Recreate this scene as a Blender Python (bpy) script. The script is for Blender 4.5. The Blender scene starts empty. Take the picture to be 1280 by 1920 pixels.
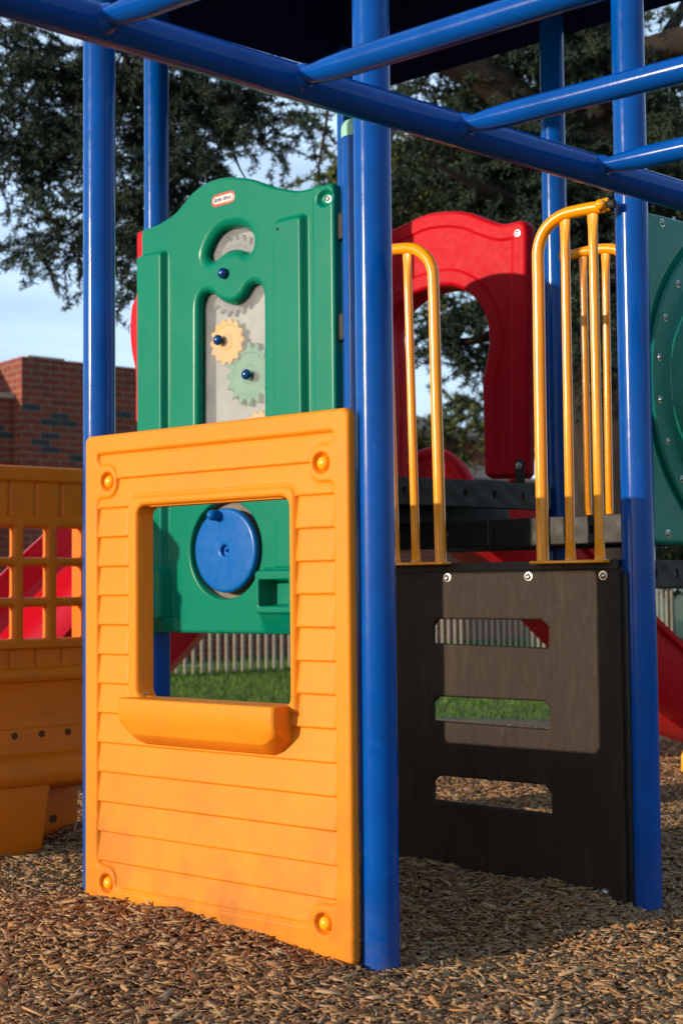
import bpy, bmesh, math, random
import numpy as np
from mathutils import Vector, Matrix
random.seed(7); RNG = np.random.default_rng(11)
SC = bpy.context.scene
COL = SC.collection
# ------------------------------------------------------------------ camera
F_PX = 2667.0; PITCH = math.atan(146/F_PX); ROLL = .0093; CAM_H = 1.27
cF = np.array([0, math.cos(PITCH), math.sin(PITCH)]); R0 = np.array([1., 0, 0]); U0 = np.array([0, -math.sin(PITCH), math.cos(PITCH)])
cR = R0*math.cos(ROLL) - U0*math.sin(ROLL); cU = U0*math.cos(ROLL) + R0*math.sin(ROLL); cC = np.array([0, 0, CAM_H])
cam_d = bpy.data.cameras.new("camera"); cam = bpy.data.objects.new("camera", cam_d); COL.objects.link(cam)
cam_d.sensor_fit = 'VERTICAL'; cam_d.sensor_height = 36; cam_d.lens = F_PX/1920*36; cam_d.clip_end = 800
M = Matrix.Identity(4)
for i, v in enumerate((cR, cU, -cF)):
    for k in range(3): M[k][i] = v[k]
M[0][3], M[1][3], M[2][3] = cC
cam.matrix_world = M
cam_d.dof.use_dof = True; cam_d.dof.focus_distance = 4.95; cam_d.dof.aperture_fstop = 3.6
SC.camera = cam
# ------------------------------------------------------------------ sky, sun, exposure
SUN_AZ, SUN_EL = math.radians(61.8), math.radians(10.9)
TL = np.array([-math.sin(SUN_AZ)*math.cos(SUN_EL), -math.cos(SUN_AZ)*math.cos(SUN_EL), math.sin(SUN_EL)])
W = bpy.data.worlds.new("World"); SC.world = W; W.use_nodes = True
nt = W.node_tree; nt.nodes.clear()
out = nt.nodes.new('ShaderNodeOutputWorld'); bg = nt.nodes.new('ShaderNodeBackground')
sky = nt.nodes.new('ShaderNodeTexSky'); sky.sky_type = 'NISHITA'; sky.sun_disc = False
sky.sun_elevation = SUN_EL; sky.sun_rotation = math.atan2(TL[0], TL[1]); sky.air_density = 1.0; sky.dust_density = .6; sky.ozone_density = 1.2
tc = nt.nodes.new('ShaderNodeTexCoord'); mp = nt.nodes.new('ShaderNodeMapping'); mp.inputs['Scale'].default_value = (1.2, 1.2, 5.5)
nz = nt.nodes.new('ShaderNodeTexNoise'); nz.inputs['Scale'].default_value = 3.2; nz.inputs['Detail'].default_value = 7; nz.inputs['Roughness'].default_value = .55
cr = nt.nodes.new('ShaderNodeValToRGB'); cr.color_ramp.elements[0].position = .36; cr.color_ramp.elements[1].position = .72
mx = nt.nodes.new('ShaderNodeMix'); mx.data_type = 'RGBA'
CLOUD = (6.3, 8.4, 11.3, 1)
mx.inputs[7].default_value = CLOUD
ml = nt.nodes.new('ShaderNodeMath'); ml.operation = 'MULTIPLY_ADD'; ml.inputs[1].default_value = .50; ml.inputs[2].default_value = .42
L = nt.links.new
L(tc.outputs['Generated'], mp.inputs[0]); L(mp.outputs[0], nz.inputs['Vector']); L(nz.outputs['Fac'], cr.inputs[0])
L(cr.outputs[0], ml.inputs[0]); 
sx = nt.nodes.new('ShaderNodeSeparateXYZ'); L(tc.outputs['Generated'], sx.inputs[0])
mr = nt.nodes.new('ShaderNodeMapRange'); mr.inputs[1].default_value = .2; mr.inputs[2].default_value = .85; mr.inputs[3].default_value = .42; L(sx.outputs[1], mr.inputs[0])
mm = nt.nodes.new('ShaderNodeMath'); mm.operation = 'MULTIPLY'; L(ml.outputs[0], mm.inputs[0]); L(mr.outputs[0], mm.inputs[1]); L(mm.outputs[0], mx.inputs[0])
L(sky.outputs[0], mx.inputs[6]); L(mx.outputs[2], bg.inputs[0])
bg.inputs[1].default_value = .14
L(bg.outputs[0], out.inputs[0])
sd = bpy.data.lights.new("sun", 'SUN'); sd.energy = 4.6; sd.angle = math.radians(.6); sd.color = (1.0, .84, .66)
sun = bpy.data.objects.new("sun", sd); COL.objects.link(sun)
sun.rotation_euler = Vector(-TL).to_track_quat('-Z', 'Y').to_euler()
SC.view_settings.view_transform = 'Standard'; SC.view_settings.look = 'None'; SC.view_settings.exposure = 0.0; SC.view_settings.gamma = 1
SC.render.engine = 'CYCLES'
# ------------------------------------------------------------------ pixel helpers (photo pixel -> world)
def ray(x, y): return cF*F_PX + cR*(x-640) + cU*(960-y)
def P(x, y, Y):
    r = ray(x, y); return cC + r*(Y/r[1])
def hdir(x, y):
    r = ray(x, y); r[2] = 0; return r/np.linalg.norm(r)
D1 = hdir(-2610, 1136)      # runs back to the left
D2 = hdir(3896, 1076)       # runs back to the right
class Plane:
    """vertical plane; local x = along it to the right of the picture, local y = away from the camera, z = up"""
    def __init__(s, px, Y, right, off=0.0):
        s.u = np.array(right, float); s.u /= np.linalg.norm(s.u)
        s.b = np.array([-s.u[1], s.u[0], 0])
        p = P(px, 1100, Y); p[2] = 0; s.o = p + s.b*off
        s.rot = math.atan2(s.u[1], s.u[0])
    def uv(s, x, y, back=0.0):
        r = ray(x, y); t = ((s.o + s.b*back - cC) @ s.b)/(r @ s.b); p = cC + r*t
        return float((p-s.o) @ s.u), float(p[2])
    def poly(s, pts, back=0.0): return [s.uv(x, y, back) for x, y in pts]
    def world(s, u, back, z): return s.o + s.u*u + s.b*back + np.array([0, 0, z])
# ------------------------------------------------------------------ object helpers
def tag(o, label=None, cat=None, group=None, kind=None):
    if label: o['label'] = label
    if cat: o['category'] = cat
    if group: o['group'] = group
    if kind: o['kind'] = kind
    return o
def thing(name, label, cat, loc=(0, 0, 0), rot=0, group=None):
    o = bpy.data.objects.new(name, None); COL.objects.link(o); o.empty_display_size = .05
    o.location = [float(v) for v in loc]; o.rotation_euler = (0, 0, rot); return tag(o, label, cat, group)
def link(name, me, mat=None, parent=None, loc=None, smooth=True):
    o = bpy.data.objects.new(name, me); COL.objects.link(o)
    if mat: me.materials.append(mat)
    if parent: o.parent = parent
    if loc is not None: o.location = [float(v) for v in loc]
    if smooth: me.shade_smooth()
    return o
def mesh_from(V, Fc, name='m'):
    V = np.asarray(V, np.float32); me = bpy.data.meshes.new(name)
    if isinstance(Fc, np.ndarray):
        n, k = Fc.shape
        me.vertices.add(len(V)); me.vertices.foreach_set('co', V.ravel())
        me.loops.add(n*k); me.loops.foreach_set('vertex_index', Fc.astype(np.int32).ravel())
        me.polygons.add(n); me.polygons.foreach_set('loop_start', np.arange(0, n*k, k, dtype=np.int32))
        me.update(calc_edges=True)
    else:
        me.from_pydata(V.tolist(), [], Fc); me.update()
    return me
class MB:
    def __init__(s): s.V = []; s.F = []
    def add(s, V, Fc):
        b = len(s.V); s.V += [tuple(map(float, v)) for v in V]; s.F += [[i+b for i in f] for f in Fc]; return s
    def box(s, x0, x1, y0, y1, z0, z1, M=None):
        V = [(x, y, z) for x in (x0, x1) for y in (y0, y1) for z in (z0, z1)]
        if M is not None: V = [M @ Vector(v) for v in V]
        return s.add(V, [[0, 1, 3, 2], [4, 6, 7, 5], [0, 4, 5, 1], [2, 3, 7, 6], [0, 2, 6, 4], [1, 5, 7, 3]])
    def tube(s, pts, rad, seg=24, caps=True, flat=None):
        pts = [np.array(p, float) for p in pts]; n = len(pts)
        if np.isscalar(rad): rad = [rad]*n
        t = [pts[min(i+1, n-1)]-pts[max(i-1, 0)] for i in range(n)]; t = [v/np.linalg.norm(v) for v in t]
        a = np.array([0, 0, 1.]) if abs(t[0][2]) < .9 else np.array([1., 0, 0])
        a = a - t[0]*(a @ t[0]); a /= np.linalg.norm(a); V = []
        for i in range(n):
            a = a - t[i]*(a @ t[i]); a /= np.linalg.norm(a); b = np.cross(t[i], a)
            r = rad[i]; ra, rb = (r, r) if np.isscalar(r) else r
            for k in range(seg):
                w = 2*math.pi*k/seg; V.append(pts[i] + a*(ra*math.cos(w)) + b*(rb*math.sin(w)))
        Fc = [[i*seg+k, i*seg+(k+1) % seg, (i+1)*seg+(k+1) % seg, (i+1)*seg+k] for i in range(n-1) for k in range(seg)]
        if caps: Fc += [list(range(seg))[::-1], [(n-1)*seg+k for k in range(seg)]]
        return s.add(V, Fc)
    def lathe(s, prof, seg=32, c=(0, 0, 0), axis='z'):
        V = []; n = len(prof)
        for r, h in prof:
            for k in range(seg):
                w = 2*math.pi*k/seg; x, y = r*math.cos(w), r*math.sin(w)
                V.append((c[0]+x, c[1]+y, c[2]+h) if axis == 'z' else (c[0]+x, c[1]-h, c[2]+y))   # 'y': h towards the viewer side
        Fc = [[i*seg+k, i*seg+(k+1) % seg, (i+1)*seg+(k+1) % seg, (i+1)*seg+k] for i in range(n-1) for k in range(seg)]
        Fc += [list(range(seg)), [(n-1)*seg+k for k in range(seg)]]
        return s.add(V, Fc)
    def prism(s, poly, y0, y1):
        n = len(poly); V = [(x, y0, z) for x, z in poly] + [(x, y1, z) for x, z in poly]
        return s.add(V, [list(range(n)), list(range(2*n-1, n-1, -1))] + [[i, i+n, (i+1) % n+n, (i+1) % n] for i in range(n)])
    def build(s, name, mat, parent=None, bevel=0, smooth=True, loc=None, seg=3, angle=35):
        me = mesh_from(s.V, s.F)
        bm = bmesh.new(); bm.from_mesh(me); bmesh.ops.recalc_face_normals(bm, faces=bm.faces)
        if bevel:
            ed = [e for e in bm.edges if len(e.link_faces) == 2 and e.calc_face_angle(0) > math.radians(angle)]
            bmesh.ops.bevel(bm, geom=ed, offset=bevel, segments=seg, profile=.5, affect='EDGES', clamp_overlap=True)
        bm.to_mesh(me); bm.free()
        o = link(name, me, mat, parent, loc, smooth)
        if smooth: me.set_sharp_from_angle(angle=math.radians(angle))
        return o
# ------------------------------------------------------------------ signed distance tools
def sd_poly(px, pz, poly):
    d = np.full(px.shape, 1e9); ins = np.zeros(px.shape, bool); n = len(poly)
    for i in range(n):
        ax, az = poly[i]; bx, bz = poly[(i+1) % n]; ex, ez = bx-ax, bz-az
        wx, wz = px-ax, pz-az; t = np.clip((wx*ex+wz*ez)/(ex*ex+ez*ez+1e-12), 0, 1)
        d = np.minimum(d, (wx-ex*t)**2+(wz-ez*t)**2)
        c = (az > pz) != (bz > pz)
        if abs(ez) > 1e-12: ins ^= c & (px < ex*(pz-az)/ez+ax)
    d = np.sqrt(d); return np.where(ins, -d, d)
def sd_rect(px, pz, x0, x1, z0, z1, r=0.0):
    qx = np.abs(px-(x0+x1)/2)-(x1-x0)/2+r; qz = np.abs(pz-(z0+z1)/2)-(z1-z0)/2+r
    return np.hypot(np.maximum(qx, 0), np.maximum(qz, 0))+np.minimum(np.maximum(qx, qz), 0)-r
def sstep(a, b, x):
    t = np.clip((x-a)/(b-a), 0, 1); return t*t*(3-2*t)
def smin(a, b, k):
    h = np.clip(.5+.5*(b-a)/k, 0, 1); return b*(1-h)+a*h-k*h*(1-h)
def spline(pts, n=6, closed=True):
    pts = np.array(pts, float); m = len(pts); o = []
    for i in range(m if closed else m-1):
        g = (lambda j: pts[j % m]) if closed else (lambda j: pts[min(max(j, 0), m-1)])
        p0, p1, p2, p3 = g(i-1), g(i), g(i+1), g(i+2)
        for k in range(n):
            t = k/n; o.append(.5*((2*p1)+(-p0+p2)*t+(2*p0-5*p1+4*p2-p3)*t*t+(-p0+3*p1-3*p2+p3)*t**3))
    if not closed: o.append(pts[-1])
    return [tuple(p) for p in o]
def roundover(S, r): 
    q = np.clip(S+r, 0, r); return -(r-np.sqrt(np.maximum(r*r-q*q, 0)))
def moulded(name, bounds, sdf, height, thick, cell, mat, parent, rr=.012):
    """a rotationally moulded panel: rounded front relief, side walls, flat back"""
    u0, u1, z0, z1 = bounds; nu = int((u1-u0)/cell)+1; nzz = int((z1-z0)/cell)+1
    us = np.linspace(u0, u1, nu); zs = np.linspace(z0, z1, nzz); Ug, Zg = np.meshgrid(us, zs); c = us[1]-us[0]
    S = sdf(Ug, Zg); gz, gu = np.gradient(S, zs, us); g2 = np.maximum(gz*gz+gu*gu, .25)
    keep = np.maximum.reduce([S[:-1, :-1], S[1:, :-1], S[:-1, 1:], S[1:, 1:]]) < c*.5
    idx = np.arange(nu*nzz).reshape(nzz, nu)
    q = np.stack([idx[:-1, :-1], idx[:-1, 1:], idx[1:, 1:], idx[1:, :-1]], -1)[keep]
    E = np.concatenate([q[:, [0, 1]], q[:, [1, 2]], q[:, [2, 3]], q[:, [3, 0]]])
    key = np.sort(E, 1); k1 = key[:, 0].astype(np.int64)*(nu*nzz)+key[:, 1]
    un, inv, cnt = np.unique(k1, return_inverse=True, return_counts=True); B = E[cnt[inv] == 1]
    bv = np.unique(B); Uf, Zf, Sf = Ug.ravel().copy(), Zg.ravel().copy(), S.ravel().copy()
    Uf[bv] -= (Sf*gu.ravel()/g2.ravel())[bv]; Zf[bv] -= (Sf*gz.ravel()/g2.ravel())[bv]; Sf[bv] = 0
    Hf = height(Uf, Zf, np.minimum(Sf, 0)) + roundover(np.minimum(Sf, 0), rr)
    used = np.unique(q); rm = -np.ones(nu*nzz, int); rm[used] = np.arange(len(used)); n = len(used)
    front = np.stack([Uf[used], -Hf[used], Zf[used]], 1); back = front.copy(); back[:, 1] = thick
    nb = len(bv); rb = -np.ones(nu*nzz, int); rb[bv] = np.arange(nb)
    ring = front[rm[bv]].copy(); ring[:, 1] = thick
    mid = ring.copy(); mid[:, 1] = thick-.004
    V = np.concatenate([front, back, mid, ring]); Fq = rm[q]
    sk1 = np.stack([rm[B[:, 1]], rm[B[:, 0]], rb[B[:, 0]]+2*n, rb[B[:, 1]]+2*n], 1)
    sk2 = np.stack([rb[B[:, 1]]+2*n, rb[B[:, 0]]+2*n, rb[B[:, 0]]+2*n+nb, rb[B[:, 1]]+2*n+nb], 1)
    Fa = np.concatenate([Fq, Fq[:, ::-1]+n, sk1, sk2]); me = mesh_from(V, Fa); return link(name, me, mat, parent)
# ------------------------------------------------------------------ materials
def mat(name, col, rough=.4, var=0.0, vscale=6, bump=0.0, bscale=200, spec=.5, coat=0.0, stain=None, rvar=.08, scratch=None, trans=0, metal=0, stretch=(1, 1, 1), grime=None):
    m = bpy.data.materials.new(name); m.use_nodes = True; n = m.node_tree.nodes; l = m.node_tree.links.new; b = n['Principled BSDF']
    b.inputs['Base Color'].default_value = (*col, 1); b.inputs['Roughness'].default_value = rough; b.inputs['Specular IOR Level'].default_value = spec
    b.inputs['Coat Weight'].default_value = coat; b.inputs['Coat Roughness'].default_value = .12; b.inputs['Metallic'].default_value = metal; b.inputs['Transmission Weight'].default_value = trans
    t = n.new('ShaderNodeTexCoord'); mp = n.new('ShaderNodeMapping'); mp.inputs['Scale'].default_value = stretch; l(t.outputs['Object'], mp.inputs[0])
    src = None
    def noise(sc, det=5, ro=.55):
        z = n.new('ShaderNodeTexNoise'); z.inputs['Scale'].default_value = sc; z.inputs['Detail'].default_value = det; z.inputs['Roughness'].default_value = ro; l(mp.outputs[0], z.inputs['Vector']); return z
    def ramp(s, a, bb):
        r = n.new('ShaderNodeMapRange'); r.inputs[1].default_value = a; r.inputs[2].default_value = bb; l(s, r.inputs[0]); return r.outputs[0]
    if var:
        z = noise(vscale); x = n.new('ShaderNodeMix'); x.data_type = 'RGBA'
        x.inputs[6].default_value = (*[c*(1-var) for c in col], 1); x.inputs[7].default_value = (*[min(1, c*(1+var)) for c in col], 1)
        l(ramp(z.outputs['Fac'], .3, .7), x.inputs[0]); src = x.outputs[2]
    for st in ([stain] if isinstance(stain, tuple) else (stain or [])):
        scol, ssc, lo, hi, amt = st; z = noise(ssc, 8, .65); x = n.new('ShaderNodeMix'); x.data_type = 'RGBA'
        if src: l(src, x.inputs[6])
        else: x.inputs[6].default_value = (*col, 1)
        x.inputs[7].default_value = (*scol, 1); mm = n.new('ShaderNodeMath'); mm.operation = 'MULTIPLY'; mm.inputs[1].default_value = amt
        l(ramp(z.outputs['Fac'], lo, hi), mm.inputs[0]); l(mm.outputs[0], x.inputs[0]); src = x.outputs[2]
    if grime:
        gc, top, bot, amt = grime; sp = n.new('ShaderNodeSeparateXYZ'); l(t.outputs['Object'], sp.inputs[0])
        g1 = n.new('ShaderNodeMapRange'); g1.inputs[1].default_value = top; g1.inputs[2].default_value = bot; l(sp.outputs[2], g1.inputs[0])
        z1 = noise(4.5, 9, .7); g2 = n.new('ShaderNodeMath'); g2.operation = 'MULTIPLY'; l(g1.outputs[0], g2.inputs[0]); l(ramp(z1.outputs['Fac'], .38, .72), g2.inputs[1])
        g3 = n.new('ShaderNodeMath'); g3.operation = 'MULTIPLY'; g3.inputs[1].default_value = amt; l(g2.outputs[0], g3.inputs[0])
        x = n.new('ShaderNodeMix'); x.data_type = 'RGBA'; l(g3.outputs[0], x.inputs[0]); x.inputs[7].default_value = (*gc, 1)
        if src: l(src, x.inputs[6])
        else: x.inputs[6].default_value = (*col, 1)
        src = x.outputs[2]
    if src: l(src, b.inputs['Base Color'])
    if rvar:
        z = noise(23, 6); r = n.new('ShaderNodeMapRange'); r.inputs[1].default_value = .3; r.inputs[2].default_value = .7
        r.inputs[3].default_value = max(.03, rough-rvar); r.inputs[4].default_value = min(1, rough+rvar); l(z.outputs['Fac'], r.inputs[0]); l(r.outputs[0], b.inputs['Roughness'])
    if bump:
        z = noise(bscale, 3); bp = n.new('ShaderNodeBump'); bp.inputs['Strength'].default_value = bump; bp.inputs['Distance'].default_value = .002; l(z.outputs['Fac'], bp.inputs['Height']); l(bp.outputs[0], b.inputs['Normal'])
    return m
BLUE = mat('blue_paint', (.0, .072, .36), .16, .12, 5, .05, 350, .24, 0, rvar=.04, stain=((.02, .16, .42), 14, .60, .72, .4), grime=((.16, .11, .07), .34, .02, .55))
DKBLUE = mat('navy_metal', (.0, .008, .055), .7, .1, 4, spec=.08)
ORANGE = mat('orange_plastic', (.80, .245, .011), .42, .05, 3, .30, 420, .16, 0, grime=((.24, .085, .025), .80, .05, .85), rvar=.03, stain=[((.42, .17, .05), 5, .54, .80, .45), ((.22, .10, .04), 38, .66, .74, .5)])
ORANGE2 = mat('weathered_orange_plastic', (.78, .17, .003), .42, .07, 3, .22, 420, .25, 0, stain=[((.30, .13, .04), 4, .5, .8, .5)])
YELLOW = mat('yellow_paint', (.95, .335, .001), .20, .05, 6, .10, 260, .5, .35, stain=((.35, .16, .02), 30, .66, .74, .5))
YELCAP = mat('yellow_cap', (.92, .42, .01), .22)
GREEN = mat('green_plastic', (.0, .20, .122), .25, .04, 3, .06, 420, .17, 0, rvar=.01, stain=((.03, .20, .12), 6, .5, .8, .4))
DGREEN = mat('dark_green_plastic', (.0, .20, .140), .36, .08, 3, .15, 420, .45, 0, stain=((.0, .07, .05), 9, .55, .75, .6))
RED = mat('red_plastic', (.56, .003, .013), .5, .05, 3, .3, 400, .12)
SLIDERED = mat('slide_red_plastic', (.55, .004, .014), .3, .06, 3, .1, 300, .3)
BLACKP = mat('brown_black_plastic', (.033, .022, .015), .6, .15, 3, .6, 260, .18, 0, grime=((.075, .05, .03), .45, .0, .5), stain=[((.085, .065, .045), 7, .52, .8, .4), ((.11, .09, .07), 30, .63, .70, .5)], stretch=(2.2, 1, .5))
DECK = mat('black_coated_deck', (.018, .0155, .0135), .5, .2, 8, .8, 160, .35)
BDIAL = mat('blue_plastic', (.0, .12, .44), .30, .04, 5, .1, 300, .22, 0)
BBALL = mat('navy_plastic', (.0, .045, .20), .2, .0)
STEEL = mat('steel', (.55, .54, .52), .28, 0, 5, 0, 100, .5, 0, metal=1)
SEAM = mat('dark_gap', (.02, .02, .02), .7)
def clear_mat():
    m = bpy.data.materials.new('hazy_clear_sheet'); m.use_nodes = True; n = m.node_tree.nodes; l = m.node_tree.links.new; b = n['Principled BSDF']
    b.inputs['Base Color'].default_value = (.54, .56, .57, 1); b.inputs['Roughness'].default_value = .3
    tr = n.new('ShaderNodeBsdfTransparent'); mxs = n.new('ShaderNodeMixShader'); z = n.new('ShaderNodeTexNoise'); z.inputs['Scale'].default_value = 9; z.inputs['Detail'].default_value = 6
    r = n.new('ShaderNodeMapRange'); r.inputs[3].default_value = .06; r.inputs[4].default_value = .28; l(z.outputs['Fac'], r.inputs[0]); t = n.new('ShaderNodeTexCoord'); l(t.outputs['Object'], z.inputs['Vector'])
    l(r.outputs[0], mxs.inputs[0]); l(tr.outputs[0], mxs.inputs[1]); l(b.outputs[0], mxs.inputs[2]); l(mxs.outputs[0], n['Material Output'].inputs[0]); return m
CLEAR = clear_mat()
def island_mat(name, cols, rough=.8, bump=0, pos=None):
    m = bpy.data.materials.new(name); m.use_nodes = True; n = m.node_tree.nodes; l = m.node_tree.links.new; b = n['Principled BSDF']; b.inputs['Roughness'].default_value = rough
    g = n.new('ShaderNodeNewGeometry'); r = n.new('ShaderNodeValToRGB'); e = r.color_ramp.elements
    while len(e) < len(cols): e.new(.5)
    for i, c in enumerate(cols): e[i].position = i/(len(cols)-1) if pos is None else pos[i]; e[i].color = (*c, 1)
    l(g.outputs['Random Per Island'], r.inputs[0])
    t = n.new('ShaderNodeTexCoord'); z = n.new('ShaderNodeTexNoise'); z.inputs['Scale'].default_value = 160; z.inputs['Detail'].default_value = 3; l(t.outputs['Object'], z.inputs['Vector'])
    mr = n.new('ShaderNodeMapRange'); mr.inputs[3].default_value = .7; mr.inputs[4].default_value = 1.3; l(z.outputs['Fac'], mr.inputs[0])
    x = n.new('ShaderNodeVectorMath'); x.operation = 'SCALE'; l(r.outputs[0], x.inputs[0]); l(mr.outputs[0], x.inputs['Scale']); l(x.outputs[0], b.inputs['Base Color'])
    b.inputs['Specular IOR Level'].default_value = .25
    return m
CHIP = island_mat('wood_chips', [(.13, .060, .026), (.31, .165, .075), (.38, .215, .098), (.43, .27, .13), (.30, .21, .145), (.52, .34, .175), (.41, .19, .065), (.24, .145, .09)], .85)
# ------------------------------------------------------------------ main planes
PO = Plane(667, 4.65, -D1)                 # orange wall panel
PG = Plane(1168, 5.42, -D1)                # step panel, rails, gear panel
PR = Plane(1000, 7.42, -D1)                # red arch panel
RW = math.radians
# ------------------------------------------------------------------ ground
GP = []
def gp(pl, pts, back=0):
    for x, y in pts:
        u, z = pl.uv(x, y, back); w = pl.world(u, back, z); GP.append((w[0], w[1], z))
gp(PO, [(160, 1684), (222, 1692), (350, 1715), (470, 1747), (560, 1782), (640, 1806)])
gp(PG, [(748, 1612), (820, 1618), (890, 1640), (950, 1648), (1040, 1655), (1120, 1668), (1158, 1678)])
def gz(px, py, Y): w = P(px, py, Y); GP.append((w[0], w[1], w[2]))
gz(712, 1832, 4.66); gz(690, 1826, 4.68); gz(740, 1830, 4.68); gz(1212, 1722, 5.42); gz(1195, 1716, 5.40); gz(1235, 1722, 5.43); gz(1225, 1724, 5.36); gz(1180, 1712, 5.34); gz(75, 1592, 6.75); gz(150, 1548, 7.1); gz(0, 1598, 6.7)
for x, y in ((-1.2, 4.2), (-.5, 4.2), (.2, 4.1), (.9, 4.3), (1.5, 4.6), (.5, 4.75), (1.5, 5.6), (0, 3.6), (-1.5, 3.6), (1.5, 3.6), (2.2, 6.5), (.6, 4.9)): GP.append((x, y, .02))
for a in range(24): GP.append((8*math.cos(a*math.pi/12)*.8, 9+7*math.sin(a*math.pi/12), 0.0))
GP += [(.8, 8.5, .03), (0, 7.5, .06), (2.2, 8.5, .0), (-.5, 7.5, .08)]
GPA = np.array(GP)
def ground_z(x, y):
    x = np.asarray(x, float); y = np.asarray(y, float); num = np.zeros(x.shape); den = np.zeros(x.shape)
    for a, b, h in GPA:
        w = ((x-a)**2+(y-b)**2+.012)**-1.6; num += w*h; den += w
    lump = .010*np.sin(x*7.1+1.3*np.sin(y*5.3))*np.cos(y*6.3+.7*np.sin(x*4.1))
    return num/den + lump*.6
gx = np.linspace(-9, 9, 181); gy = np.linspace(-2, 13.35, 155); GX, GY = np.meshgrid(gx, gy)
GZ = ground_z(GX, GY)-.012; edge = np.minimum.reduce([GX+9, 9-GX, GY+2, 13.35-GY]); GZ = GZ*sstep(0, 1, edge)+.004
idx = np.arange(GX.size).reshape(GX.shape)
me = mesh_from(np.stack([GX.ravel(), GY.ravel(), GZ.ravel()], 1), np.stack([idx[:-1, :-1], idx[:-1, 1:], idx[1:, 1:], idx[1:, :-1]], -1).reshape(-1, 4))
SOIL = mat('mulch_bed', (.20, .115, .06), .95, .45, 60, 1.0, 45)
tag(link('mulch_ground', me, SOIL), kind='structure')
TURF = mat('turf_soil', (.045, .085, .012), .95, .35, 3, 1.0, 60, stain=((.10, .12, .03), 1.2, .45, .7, .5))
mb = MB(); mb.add([(-300, -60, -.02), (300, -60, -.02), (300, 500, -.02), (-300, 500, -.02)], [[0, 1, 2, 3]])
tag(mb.build('ground', TURF, smooth=False), kind='structure')
def chips(n, x0, x1, y0, y1, L0, L1, Wd0, Wd1, zj, wedge=.40):
    y = RNG.uniform(y0, y1, n); hw = wedge*y+.25; x = RNG.uniform(-1, 1, n)*hw
    z = ground_z(x, y)+RNG.uniform(-.004, zj, n)
    ln = RNG.uniform(L0, L1, n)*(.6+.8*RNG.random(n)**2); wd = RNG.uniform(Wd0, Wd1, n); th = RNG.uniform(.0014, .0042, n)*(ln/.03)**.5
    a = RNG.uniform(0, math.pi, n); tilt = RNG.normal(0, .20, n); rl = RNG.normal(0, .40, n)
    ex = np.stack([np.cos(a)*np.cos(tilt), np.sin(a)*np.cos(tilt), np.sin(tilt)], 1)
    sx = np.stack([-np.sin(a), np.cos(a), np.zeros(n)], 1); up = np.cross(ex, sx)
    ey = sx*np.cos(rl)[:, None]+up*np.sin(rl)[:, None]; ez = np.cross(ex, ey); c = np.stack([x, y, z], 1)
    V = np.empty((n, 8, 3))
    k = 0
    for sxn in (-1, 1):
        tw = RNG.uniform(.45, 1.0, n); sk = RNG.normal(0, .30, n)
        for syn in (-1, 1):
            for szn in (-1, 1):
                V[:, k] = c + ex*((sxn*ln*.5)*(1+syn*.45*(RNG.random(n)-.3)))[:, None] + ey*((syn*tw+sk)*wd*.5)[:, None] + ez*(szn*th*.5)[:, None]; k += 1
    Fb = np.array([[0, 1, 3, 2], [4, 6, 7, 5], [0, 4, 5, 1], [2, 3, 7, 6], [0, 2, 6, 4], [1, 5, 7, 3]])
    return V.reshape(-1, 3), (np.arange(n)[:, None, None]*8+Fb[None]).reshape(-1, 4)
A = [chips(54000, 0, 0, 3.6, 6.3, .022, .062, .006, .018, .016), chips(36000, 0, 0, 3.6, 6.3, .010, .030, .002, .006, .018), chips(3300, 0, 0, 3.7, 7.0, .05, .085, .014, .028, .022), chips(52000, 0, 0, 6.3, 9.6, .024, .07, .007, .021, .02), chips(27000, 0, 0, 9.6, 13.25, .034, .075, .011, .026, .022)]
V = np.concatenate([a[0] for a in A]); o = 0; Fs = []
for a in A: Fs.append(a[1]+o); o += len(a[0])
ch = link('wood_chip_mulch', mesh_from(V, np.concatenate(Fs)), CHIP, smooth=False)
tag(ch, 'loose light brown wood chips covering the play area ground', 'wood chips', kind='stuff')
# ------------------------------------------------------------------ lawn, pavement, border
def blades(n):
    y = RNG.uniform(13.3, 34, n)**1.0; x = RNG.uniform(-.31, .31, n)*y
    h = RNG.uniform(.03, .075, n)*(y/18); a = RNG.uniform(0, 6.28, n); w = .006*(y/16)
    c = np.stack([x, y, np.full(n, -.02)], 1); s = np.stack([np.cos(a), np.sin(a), 0*a], 1)*w[:, None]
    t = c+np.stack([RNG.normal(0, .02, n), RNG.normal(0, .02, n), h], 1)
    return np.stack([c-s, c+s, t], 1).reshape(-1, 3), np.arange(3*n).reshape(-1, 3)
GRASS = island_mat('grass_blades', [(.05, .10, .012), (.09, .17, .02), (.07, .14, .02), (.14, .20, .04)], .7)
V, Fq = blades(130000)
tag(link('lawn_grass', mesh_from(V, Fq), GRASS, smooth=False), 'mown green lawn grass beyond the wood chips', 'grass', kind='stuff')
# ------------------------------------------------------------------ posts
def post(x, Y, top, label, cap=False, r=.0635, base=-.3):
    p = P(x, 1100, Y); t = thing('support_post', label, 'post', (p[0], p[1], 0), 0, 'blue posts of the play structure')
    MB().tube([(0, 0, base), (0, 0, .4), (0, 0, top*.5), (0, 0, top)], r, 64).build('shaft', BLUE, t)
    m = MB(); m.lathe([(r*1.03, top-.045), (r*1.05, top-.01), (r*1.0, top+.012), (r*.8, top+.03), (r*.4, top+.042), (.002, top+.046)], 40)
    m.build('cap', CAPG if cap else BLUE, t); return t
CAPG = mat('pale_green_cap', (.30, .62, .50), .5)
post(706, 4.73, 4.7, 'thick blue post at the right edge of the orange window panel, nearest of the posts')
post(1197, 5.49, 4.75, 'blue post at the right edge of the dark brown step panel')
post(186.5, 5.62, 4.7, 'blue post at the left edge of the orange window panel')
post(295.5, 7.25, 4.6, 'blue post behind the left side of the green gear panel')
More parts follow.
